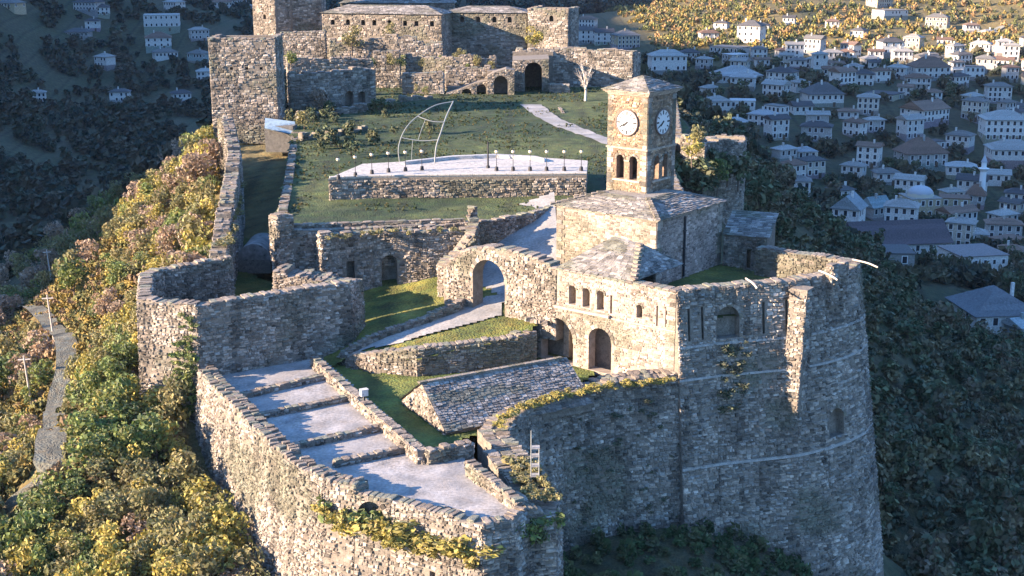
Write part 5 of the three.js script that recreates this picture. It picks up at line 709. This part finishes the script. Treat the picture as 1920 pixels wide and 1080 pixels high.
// roads
function road(name, pts, w, col) { const c = new THREE.CatmullRomCurve3(pts.map(p => new THREE.Vector3(p[0], 0, p[2]))), f = new Faces(), n = pts.length * 8; let pa, pb; for (let i = 0; i <= n; i++) { const p = c.getPoint(i / n), t = c.getTangent(i / n), a = [p.x - t.z * w / 2, 0, p.z + t.x * w / 2], b = [p.x + t.z * w / 2, 0, p.z - t.x * w / 2], hh = Math.max(land(a[0], a[2]), land(b[0], b[2]), land(p.x, p.z)) + 0.35; a[1] = b[1] = hh; if (pa) { f.quad(pa, pb, b, a, col); f.quad(pa, a, [a[0], a[1] - 1.2, a[2]], [pa[0], pa[1] - 1.2, pa[2]], col); } pa = a; pb = b; } return tag(put(name, f, M.earth), null, null, null, 'structure'); }
road('road', [[-45.9, -19.7, -114.5], [-42.4, -16.8, -114.2], [-43.7, -16.4, -120.5], [-56.7, -27.3, -160.1], [-57.6, -24.5, -167], [-65.6, -26.1, -187.3], [-78.6, -29.6, -213.3], [-105.1, -42.8, -270.9]], 2.8, [0.2, 0.2, 0.2]);
road('hill_road', [[261.7, -41.2, -809.6], [294.2, -40, -870], [348, -37.5, -976.2], [362.8, -34.8, -978]], 5, [0.42, 0.4, 0.38]);
// utility poles by the road
for (const [p, l] of [[[-65.8, -26.4, -186.2], 'leaning pale utility pole beside the road at left'], [[-61.9, -28.6, -164.8], 'utility pole lowest on the left by the road bend'], [[-88.2, -35.2, -251.1], 'distant utility pole farthest up the left road']]) { const g = thing('utility_pole', l, 'pole', p, 'utility poles along the left road'); addMesh('shaft', new THREE.CylinderGeometry(0.1, 0.16, 7.5, 8).translate(0, 3.75, 0), M.paleBark, g); addMesh('cross_arm', new THREE.BoxGeometry(1.6, 0.14, 0.14).translate(0, 7.0, 0), M.paleBark, g); g.rotation.z = 0.06; }

// ---------------------------------------------------------------- vegetation
const HUE = {
  yellow: [[0.36, 0.29, 0.055], [0.3, 0.27, 0.06], [0.41, 0.32, 0.065], [0.24, 0.23, 0.055]],
  olive: [[0.2, 0.19, 0.07], [0.25, 0.215, 0.08], [0.15, 0.155, 0.06], [0.29, 0.24, 0.09]],
  green: [[0.12, 0.17, 0.04], [0.17, 0.21, 0.045], [0.09, 0.13, 0.035], [0.24, 0.25, 0.055]],
  rust: [[0.34, 0.22, 0.13], [0.34, 0.26, 0.19], [0.4, 0.29, 0.2], [0.26, 0.19, 0.13]],
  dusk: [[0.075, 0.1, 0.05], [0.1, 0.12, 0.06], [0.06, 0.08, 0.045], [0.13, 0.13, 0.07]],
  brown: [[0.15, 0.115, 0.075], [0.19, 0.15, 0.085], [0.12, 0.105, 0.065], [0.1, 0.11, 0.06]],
};
function crown(sd, hue, R, Hh, leaves, size, lift = 0) {
  setSeed(sd); const f = { p: [], c: [] }, blobs = [], nb = 9 + Math.floor(rnd() * 6), pal = HUE[hue];
  for (let i = 0; i < nb; i++) { const a = rnd() * 6.283, r = Math.sqrt(rnd()) * R * 0.62, y = lift + rr(0.18, 0.82) * Hh; blobs.push([Math.cos(a) * r, y, Math.sin(a) * r, rr(0.34, 0.55) * R * (1 - 0.35 * Math.abs(y / Hh - 0.45)), rr(0.75, 1.2), pick(pal)]); }
  const v = new THREE.Vector3(), u = new THREE.Vector3(), w = new THREE.Vector3(), n = new THREE.Vector3();
  for (let i = 0; i < leaves; i++) {
    const b = blobs[i % nb]; n.set(rr(-1, 1), rr(-0.8, 1), rr(-1, 1)).normalize(); const rad = b[3] * (0.55 + 0.5 * Math.sqrt(rnd()));
    v.set(b[0] + n.x * rad, b[1] + n.y * rad * 0.85, b[2] + n.z * rad);
    u.set(rr(-1, 1), rr(-1, 1), rr(-1, 1)).normalize(); w.copy(n).multiplyScalar(0.7).add(u).normalize(); u.cross(w).normalize(); w.cross(u).normalize(); const s = size * rr(0.6, 1.35), s2 = s * rr(0.45, 0.8);
    const P = (a, c) => [v.x + u.x * a * s + w.x * c * s2, v.y + u.y * a * s + w.y * c * s2, v.z + u.z * a * s + w.z * c * s2];
    f.p.push(...P(-1, 0), ...P(0, -1), ...P(1, 0.1), ...P(-1, 0), ...P(1, 0.1), ...P(0, 1)); const k = b[4] * rr(0.7, 1.25), q = rnd() < 0.75 ? b[5] : pick(pal); for (let e = 0; e < 6; e++) f.c.push(q[0] * k, q[1] * k, q[2] * k);
  }
  const g = new THREE.BufferGeometry(); g.setAttribute('position', new THREE.Float32BufferAttribute(f.p, 3)); g.setAttribute('color', new THREE.Float32BufferAttribute(f.c, 3)); g.computeVertexNormals(); return g;
}
function trunkG(sd, h, r) { setSeed(sd); const parts = [tubeG([[0, -0.8, 0], [rr(-0.1, 0.1), h * 0.4, rr(-0.1, 0.1)], [rr(-0.2, 0.2), h * 0.8, rr(-0.2, 0.2)]], r, 5, r * 0.4)]; for (let i = 0; i < 3; i++) { const a = rnd() * 6.28, y = h * rr(0.3, 0.55); parts.push(tubeG([[0, y, 0], [Math.cos(a) * h * 0.16, y + h * 0.16, Math.sin(a) * h * 0.16], [Math.cos(a) * h * 0.3, y + h * 0.34, Math.sin(a) * h * 0.3]], r * 0.5, 4, r * 0.15)); } return mergeGeometries(parts); }
const KIND = {};
for (const [k, hue] of [['yellow', 'yellow'], ['olive', 'olive'], ['green', 'green'], ['rust', 'rust']]) KIND[k] = [0, 1, 2].map(i => [crown(1000 + i * 7 + k.length * 31, hue, 1.75, 3.6, 660, 0.17, 0.5), trunkG(50 + i, 2.6, 0.12), M.leaf]);
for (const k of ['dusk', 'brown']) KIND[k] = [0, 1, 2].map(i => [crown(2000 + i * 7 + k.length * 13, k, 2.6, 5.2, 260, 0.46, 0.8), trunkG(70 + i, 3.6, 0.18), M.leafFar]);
function tree(name, kind, x, z, s, label, cat, group, y) {
  const [cg, tg, mat] = pick(KIND[kind]), g = thing(name, label, cat, [x, y ?? land(x, z) - 0.1, z], group); addMesh('crown', cg, mat, g); addMesh('trunk', tg, M.bark, g); g.rotation.y = rnd() * 6.28; g.scale.set(s * rr(0.85, 1.2), s * rr(0.8, 1.25), s * rr(0.85, 1.2)); return g;
}
// the overgrown slope under the left walls
const castleWest = z => { const t = [[-90, -12], [-95, -17], [-100, -21.5], [-110, -26.5], [-116, -29.5], [-120.5, -30.5], [-121.5, -36.5], [-132, -38], [-138, -33], [-150, -34.5], [-178, -39.5], [-200, -43.5], [-228, -49], [-260, -52], [-330, -52]]; for (let i = 0; i < t.length - 1; i++) if (z <= t[i][0] && z >= t[i + 1][0]) return lerp(t[i][1], t[i + 1][1], (t[i][0] - z) / (t[i][0] - t[i + 1][0])); return z > -90 ? -8 : -52; };
const roadDist = (x, z) => { const t = [[-45.9, -19.7, -114.5], [-42.4, -16.8, -114.2], [-43.7, -16.4, -120.5], [-56.7, -27.3, -160.1], [-57.6, -24.5, -167], [-65.6, -26.1, -187.3], [-78.6, -29.6, -213.3]]; let d = 1e9; for (let i = 0; i < t.length - 1; i++) for (let k = 0; k <= 6; k++) d = Math.min(d, Math.hypot(x - lerp(t[i][0], t[i + 1][0], k / 6), z - lerp(t[i][2], t[i + 1][2], k / 6))); return d; };
{
  const zone = z => z > -112 ? 'beside the tall terrace side wall' : z > -137 ? 'below the square bastion' : z > -185 ? 'below the crumbling trench wall' : 'near the far square tower';
  const lab = { yellow: ['yellow-leaved bush on the sunlit slope ', 'yellow bushes on the west slope'], olive: ['olive-brown bush on the sunlit slope ', 'olive bushes on the west slope'], green: ['green bush on the sunlit slope ', 'green bushes on the west slope'], rust: ['rust-coloured half-bare bush on the sunlit slope ', 'rusty bushes on the west slope'] };
  const spots = []; setSeed(4242); let tries = 0;
  while (spots.length < 520 && tries++ < 16000) { const z = spots.length < 250 ? rr(-262, -88) : rr(-150, -88), west = castleWest(z), wd = z < -180 ? 17 : 26, x = west - (z > -112 ? 0.2 : 1.2) - Math.pow(rnd(), 1.1) * wd; if (roadDist(x, z) < 4 || Math.abs(x) > -z * 0.42 + 4) continue; const m = z < -190 ? 1.7 : 1.35; if (spots.some(s => Math.hypot(s[0] - x, s[1] - z) < m)) continue; spots.push([x, z]); }
  for (const [x, z] of spots) { const n = fbm(x * 0.08, z * 0.08, 44, 3), r = rnd() * 0.5 + n * 1.4 + 0.3, kind = r < 0.08 ? 'rust' : r < 0.42 ? 'olive' : r < 0.64 ? 'yellow' : r < 0.76 ? (rnd() < 0.5 ? 'yellow' : 'olive') : 'green'; tree({ yellow: 'yellow_bush', olive: 'olive_bush', green: 'green_bush', rust: 'half_bare_bush' }[kind], kind, x, z, (x > castleWest(z) - 5 && z < -137 ? rr(1.15, 1.6) : rr(0.75, 1.25)), lab[kind][0] + zone(z), 'bush', lab[kind][1] + ' ' + zone(z)); }
}
// trees beyond the road at the left edge
setSeed(99); for (let i = 0, k = 0; i < 1800 && k < 150; i++) { const z = rr(-330, -98), x = rr(z * 0.43 - 3, castleWest(z) - 20); if (roadDist(x, z) < 2.9) continue; k++; const kind = rnd() < 0.3 ? 'rust' : rnd() < 0.4 ? 'green' : 'olive'; tree('roadside_tree', kind, x, z, rr(1.1, 1.9), { rust: 'rust-brown tree beyond the road near the left edge', green: 'green tree beyond the road near the left edge', olive: 'olive tree beyond the road near the left edge' }[kind], 'tree', kind + ' trees beyond the left road'); }
// shaded slope right of the castle
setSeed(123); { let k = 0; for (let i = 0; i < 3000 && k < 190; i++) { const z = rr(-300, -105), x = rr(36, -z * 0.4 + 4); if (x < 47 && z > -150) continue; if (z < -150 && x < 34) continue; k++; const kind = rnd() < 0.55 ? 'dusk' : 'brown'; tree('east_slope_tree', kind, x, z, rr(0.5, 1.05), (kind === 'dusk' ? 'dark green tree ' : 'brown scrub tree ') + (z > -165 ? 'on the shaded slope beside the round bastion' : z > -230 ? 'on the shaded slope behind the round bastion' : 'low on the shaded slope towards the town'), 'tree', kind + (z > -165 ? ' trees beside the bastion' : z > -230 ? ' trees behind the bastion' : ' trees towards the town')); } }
// trees between the houses of the town
setSeed(321); { let k = 0; for (let i = 0; i < 6000 && k < 280; i++) { const z = -rr(310, 780), x = rr(-z * 0.1 + 5, -z * 0.4); if (taken.some(t => Math.hypot(t[0] - x, t[1] - z - 3) < t[2] + 3)) continue; k++; const kind = rnd() < 0.6 ? 'dusk' : 'brown'; tree('town_tree', kind, x, z, rr(0.7, 1.35), kind === 'dusk' ? 'dark green tree between the houses of the town' : 'brown autumn tree between the houses of the town', 'tree', kind + ' trees in the town'); } }
// far woods that read as one mass
function wood(name, n, sd, region, hues, scale, label, yf = land) {
  setSeed(sd); const geos = crown(sd + 1, 'dusk', 2.6, 5.0, 70, 0.95, 0.4); const col = new Float32Array(geos.attributes.position.count * 3).fill(1); setSeed(sd + 2); for (let i = 0; i < col.length; i += 18) { const k = rr(0.7, 1.3); for (let e = 0; e < 18; e++) col[i + e] = k; } geos.setAttribute('color', new THREE.BufferAttribute(col, 3));
  const list = []; setSeed(sd + 3); for (let i = 0; list.length < n && i < n * 12; i++) { const q = region(); if (!q) continue; list.push(q); }
  const im = new THREE.InstancedMesh(geos, M.leafFar, list.length), m = new THREE.Matrix4(), e = new THREE.Euler(), qt = new THREE.Quaternion(), c = new THREE.Color();
  list.forEach(([x, z], i) => { const s = rr(...scale), h = pick(hues), k = rr(0.7, 1.25); qt.setFromEuler(e.set(0, rnd() * 6.28, 0)); m.compose(new THREE.Vector3(x, yf(x, z) - 0.4 * Math.min(1, s), z), qt, new THREE.Vector3(s * rr(0.8, 1.3), s * rr(0.7, 1.3), s * rr(0.8, 1.3))); im.setMatrixAt(i, m); im.setColorAt(i, c.setRGB(h[0] * k, h[1] * k, h[2] * k)); });
  im.name = name; shade(im); scene.add(im); tag(im, label, 'woodland', null, 'stuff');
}
const clear = (x, z) => !taken.some(t => Math.hypot(t[0] - x, t[1] - z - 4) < t[2] + 5);
wood('valley_wood', 8000, 11, () => { const z = -rr(300, 1500), x = rr(z * 0.52, z * 0.1); return noise(x * 0.02, z * 0.02) > -0.25 && clear(x, z) && [x, z]; }, [[0.05, 0.065, 0.04], [0.07, 0.07, 0.045], [0.04, 0.055, 0.04], [0.09, 0.08, 0.05]], [0.6, 1.5], 'shaded woods filling the valley left of the castle');
wood('hill_wood', 9000, 21, () => { const z = -rr(740, 1350), x = rr(90, -z * 0.55); return clear(x, z) && noise(x * 0.03, z * 0.03, 2) > -0.3 && [x, z]; }, [[0.3, 0.22, 0.06], [0.2, 0.17, 0.06], [0.34, 0.22, 0.1], [0.14, 0.15, 0.05], [0.1, 0.11, 0.05]], [0.25, 0.95], 'autumn scrub and trees over the sunlit hill');
wood('lawn_tufts', 5000, 81, () => { const z = -rr(153, 268), x = rr(-38, 26); return inPoly(x, z, lawnPoly) && !(z > -178 && z < -158 && x > -24 && x < 12) && fbm(x * 0.07, z * 0.07, 3, 2) > -0.12 && pathPts.every(p => Math.hypot(p[0] - x, p[1] - z) > 3.2) && [x, z]; }, [[0.05, 0.08, 0.025], [0.09, 0.1, 0.035], [0.14, 0.12, 0.05], [0.04, 0.06, 0.025]], [0.025, 0.07], 'rough tufts of grass and weeds on the castle lawn', lawnY);
wood('town_scrub', 5200, 71, () => { const z = -rr(300, 800), x = rr(-z * 0.08, -z * 0.52); return clear(x, z) && [x, z]; }, [[0.05, 0.06, 0.035], [0.075, 0.07, 0.04], [0.04, 0.05, 0.035], [0.1, 0.09, 0.05]], [0.5, 1.15], 'dark trees and hedges filling the gaps of the town');
wood('far_wood', 1800, 31, () => { const z = -rr(1300, 2300), x = rr(z * 0.2, -z * 0.42); return [x, z]; }, [[0.05, 0.065, 0.045], [0.07, 0.075, 0.05]], [1.5, 3.5], 'dark woods on the far mountain');
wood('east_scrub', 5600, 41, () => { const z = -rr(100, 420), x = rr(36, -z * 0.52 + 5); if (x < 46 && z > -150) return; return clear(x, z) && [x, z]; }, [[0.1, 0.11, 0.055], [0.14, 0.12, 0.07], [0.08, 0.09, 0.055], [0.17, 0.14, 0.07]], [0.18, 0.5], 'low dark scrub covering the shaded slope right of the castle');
wood('west_scrub', 9500, 51, () => { const z = -rr(84, 300), x = castleWest(z) - 0.5 - rnd() * 45; return roadDist(x, z) > 2 && Math.abs(x) < -z * 0.43 + 4 && [x, z]; }, [[0.3, 0.22, 0.06], [0.2, 0.17, 0.06], [0.26, 0.18, 0.1], [0.14, 0.14, 0.05]], [0.14, 0.34], 'low weeds and dry scrub between the bushes of the sunlit slope');
wood('foot_scrub', 700, 61, () => { const z = -rr(88, 118), x = rr(4, 40); return land(x, z) < -15 && [x, z]; }, [[0.06, 0.09, 0.035], [0.09, 0.1, 0.045]], [0.12, 0.3], 'green weeds on the ground at the foot of the shaded curtain wall');
// weeds growing on wall tops and walls
const tufts = {}; for (const k of ['yellow', 'olive', 'green', 'dusk']) tufts[k] = [0, 1, 2, 3].map(i => { const g = crown(3000 + i * 11 + k.length, k, 1, 1.1, 90, 0.24, -0.2); return g; });
setSeed(77); const weeds = (pts, kind, label, group, s = [0.25, 0.5], name = 'wall_weed') => pts.forEach(([x, y, z]) => { const m = addMesh(name, pick(tufts[kind]), M.leaf), k = rr(...s) * 1.5; m.position.set(x, y, z); m.rotation.y = rnd() * 6.28; m.scale.set(k * rr(0.7, 1.8), k * rr(0.5, 1.0), k * rr(0.7, 1.5)); tag(m, label, 'weed', group); });
{
  const run = (pts, n, y) => { const o = []; for (let i = 0; i < n; i++) { const k = rnd() * (pts.length - 1), a = Math.floor(k), t = k - a; o.push([lerp(pts[a][0], pts[a + 1][0], t) + rr(-0.5, 0.5), y(t) + rr(-0.2, 0.2), lerp(pts[a][1], pts[a + 1][1], t) + rr(-0.5, 0.5)]); } return o; };
  weeds(run([[-1.33, -105.37], [1.14, -109.68], [4.22, -112.67], [9.08, -115.1], [14.62, -116.75]], 120, () => -7.95), 'yellow', 'mossy yellow weed on top of the shaded curtain wall', 'weeds on the curtain wall', [0.16, 0.3], 'moss_clump');
  weeds(run([[-14.55, -95.06], [-11.09, -92.89], [-7.43, -91.41], [-3.06, -89.18], [0.77, -89.42], [3.12, -91.32]], 80, () => -9.6 - rnd() * 1.8).map(([x, y, z]) => [x, y, z + 0.25]), 'green', 'weed clump under the front parapet of the terrace nose', 'weeds on the terrace front', [0.3, 0.7], 'front_weed');
  weeds(run([[-14.35, -93.67], [-11.74, -91.73], [-8.46, -89.89], [-4.53, -87.96], [-1.12, -87.27]], 60, () => -10 - rnd() * 1.4).map(([x, y, z]) => [x, y, z + 0.3]), 'yellow', 'dry yellow weed hanging below the terrace front parapet', 'dry weeds on the terrace front', [0.25, 0.6], 'front_weed');
  weeds(run([[-19.19, -103.19], [-16.8, -100.1], [-13.18, -96.31], [-17, -99.44]], 60, () => -10.5 - rnd() * 6), 'olive', 'dry weed clump on the terrace side wall', 'weeds on the terrace side', [0.25, 0.5]);
  weeds(run([[1.04, -98.98], [2.03, -95.81], [2.93, -91.84], [1.57, -92.37], [0, -98.5]], 70, () => -8.6), 'olive', 'weed clump on the overgrown nose flank', 'weeds on the nose flank', [0.2, 0.36]);
  weeds(run([[-38.48, -186.17], [-33.41, -162.03], [-31.61, -148.6], [-29.89, -137.98]], 40, () => -0.4), 'olive', 'weed clump on the crumbling trench wall', 'weeds on the trench wall', [0.3, 0.55]);
  weeds(Array.from({ length: 70 }, () => { const t = rr(0.58, 0.95), y = -2.8 - Math.pow(rnd(), 0.8) * 10, a = [-35.16, -122.63], b = [-29.16, -120.42], e = 0.03 * (-2 - y) + 0.12; return [lerp(a[0], b[0], t) - 0.24 * e, y, lerp(a[1], b[1], t) + 0.97 * e]; }), 'green', 'green creeper climbing the sunlit side of the square bastion', 'creeper on the square bastion', [0.25, 0.5], 'creeper');
  weeds(Array.from({ length: 34 }, () => { const y = rr(-11.5, -5.2), t = rr(0.05, 0.75), a = [18.49, -119.43], b = [22.58, -120.58], e = 0.13 * (0.1 - y) + 0.1; return [lerp(a[0], b[0], t) + 0.2 * e, y, lerp(a[1], b[1], t) + 0.98 * e]; }), 'dusk', 'dark plant growing below the arched recess of the round bastion', 'plants on the round bastion', [0.2, 0.45], 'wall_plant');
  weeds(Array.from({ length: 40 }, () => { const y = rr(-21, -9.5), t = rnd(), a = [4.24, -113.09], b = [15.33, -117.33], e = 0.1 * (-8 - y) + 0.1; return [lerp(a[0], b[0], t) + 0.3 * e, y, lerp(a[1], b[1], t) + 0.95 * e]; }), 'dusk', 'small dark weed growing from the face of the shaded curtain wall', 'weeds on the curtain wall face', [0.1, 0.26], 'wall_plant');
  weeds(run([[-19.15, -139.7], [-14.89, -142.06], [-5.2, -143.4]], 30, () => 0.1), 'olive', 'weed on the broad top of the lawn retaining wall', 'weeds on the retaining wall', [0.14, 0.3]);
}
// single trees of the upper castle
setSeed(15);
{ const p = [13.37, -0.11, -248], g = thing('bare_tree', 'slender bare pale tree on the lawn left of the clock tower', 'tree', [p[0], 0.6, p[2]]); addMesh('trunk', tubeG([[0, 0, 0], [0.1, 2, 0], [-0.1, 4.2, 0.1]], 0.28, 6, 0.16), M.paleBark, g); const br = []; for (let i = 0; i < 18; i++) { const a = i * 2.4 + rr(-0.5, 0.5), y = rr(1.8, 4.2), k = rr(0.4, 1.0), h = rr(0.7, 1.5), m = [Math.cos(a) * 0.8 * k, y + 1.0 * h, Math.sin(a) * 0.8 * k], e = [Math.cos(a + rr(-0.6, 0.6)) * 1.9 * k, y + 2.3 * h, Math.sin(a) * 1.9 * k]; br.push(tubeG([[0, y, 0], m, e], 0.09, 4, 0.02)); for (let j = 0; j < 3; j++) br.push(tubeG([m, [lerp(m[0], e[0], 0.6) + rr(-0.4, 0.4), lerp(m[1], e[1], 0.5) + rr(0, 0.4), lerp(m[2], e[2], 0.6) + rr(-0.4, 0.4)], [e[0] + rr(-0.8, 0.8), e[1] + rr(-0.3, 0.5), e[2] + rr(-0.8, 0.8)]], 0.04, 3, 0.012)); } addMesh('branches', mergeGeometries(br), M.paleBark, g); }
for (const [q, k, s, l] of [[[4.45, 6.98, -286], 'yellow', 1.3, 'round yellow tree in front of the upper castle end block'], [[-33.65, 0.33, -236], 'rust', 1.0, 'rust tree on the lawn below the dark stepped wall'], [[-32.57, 7.6, -279], 'olive', 1.2, 'olive shrub on the ruined wall below the castle range'], [[-25.21, 8.63, -282], 'olive', 1.1, 'olive shrub by the small shaded ruin'], [[-32.82, 0.49, -214], 'olive', 0.9, 'shrub right of the tin-roofed shed'], [[-38.9, 7.67, -240], 'green', 0.9, 'round bush beside the far square tower'], [[29.23, -4.13, -190], 'green', 1.15, 'large green tree below the crumbling east ruin'], [[23.91, 1.88, -178], 'yellow', 1.0, 'yellow shrub at the foot of the east ruin'], [[25.56, 1.97, -184], 'olive', 0.9, 'olive shrub on the east ruin']]) tree('castle_tree', k, q[0], q[2], s, l, 'tree', undefined, q[1] - 0.3);
for (let i = 0; i < 26; i++) { const q = [[-26.58, 6.25, -262], [-20.91, 6.18, -268], [-10.6, 6.32, -272], [-6.23, 5.34, -266], [-31.31, 4.52, -250], [-33.89, 3.75, -240], [-10.25, 3.2, -262], [-16.93, 2.6, -254]][i % 8]; tree('ruin_shrub', i % 3 ? 'olive' : 'green', q[0] + rr(-4, 4), q[2] + rr(-3, 3), rr(0.3, 0.7), i % 3 ? 'olive shrub among the ruins of the upper castle' : 'green shrub among the ruins of the upper castle', 'shrub', i % 3 ? 'olive shrubs in the ruins' : 'green shrubs in the ruins', Math.max(land(q[0], q[2]), q[1] - 1)); }
for (const [[x, z], n] of [[[-33.44, -226.08], 7], [[-26.08, -205.84], 6], [[-23.76, -231.94], 7], [[-26.76, -195.48], 5], [[-16.3, -205.84], 3]]) for (let i = 0; i < n; i++) { const X = x + rr(-5, 5), Z = z + rr(-6, 6); tree('lawn_shrub', 'dusk', X, Z, rr(0.25, 0.55), 'dark shrub on the left part of the castle lawn', 'shrub', 'dark shrubs on the lawn', lawnY(X, Z) - 0.2); }
for (const q of [[24.91, -0.46, -184], [28.62, -0.49, -192], [31.26, -1.6, -194], [32.83, -2.23, -194], [25.99, -1.36, -182]]) tree('ruin_tree', 'dusk', q[0], q[2], rr(0.7, 1.1), 'dark tree half hiding the crumbling east ruin', 'tree', 'trees at the east ruin', q[1] - 2.5);
renderer.render(scene, camera);
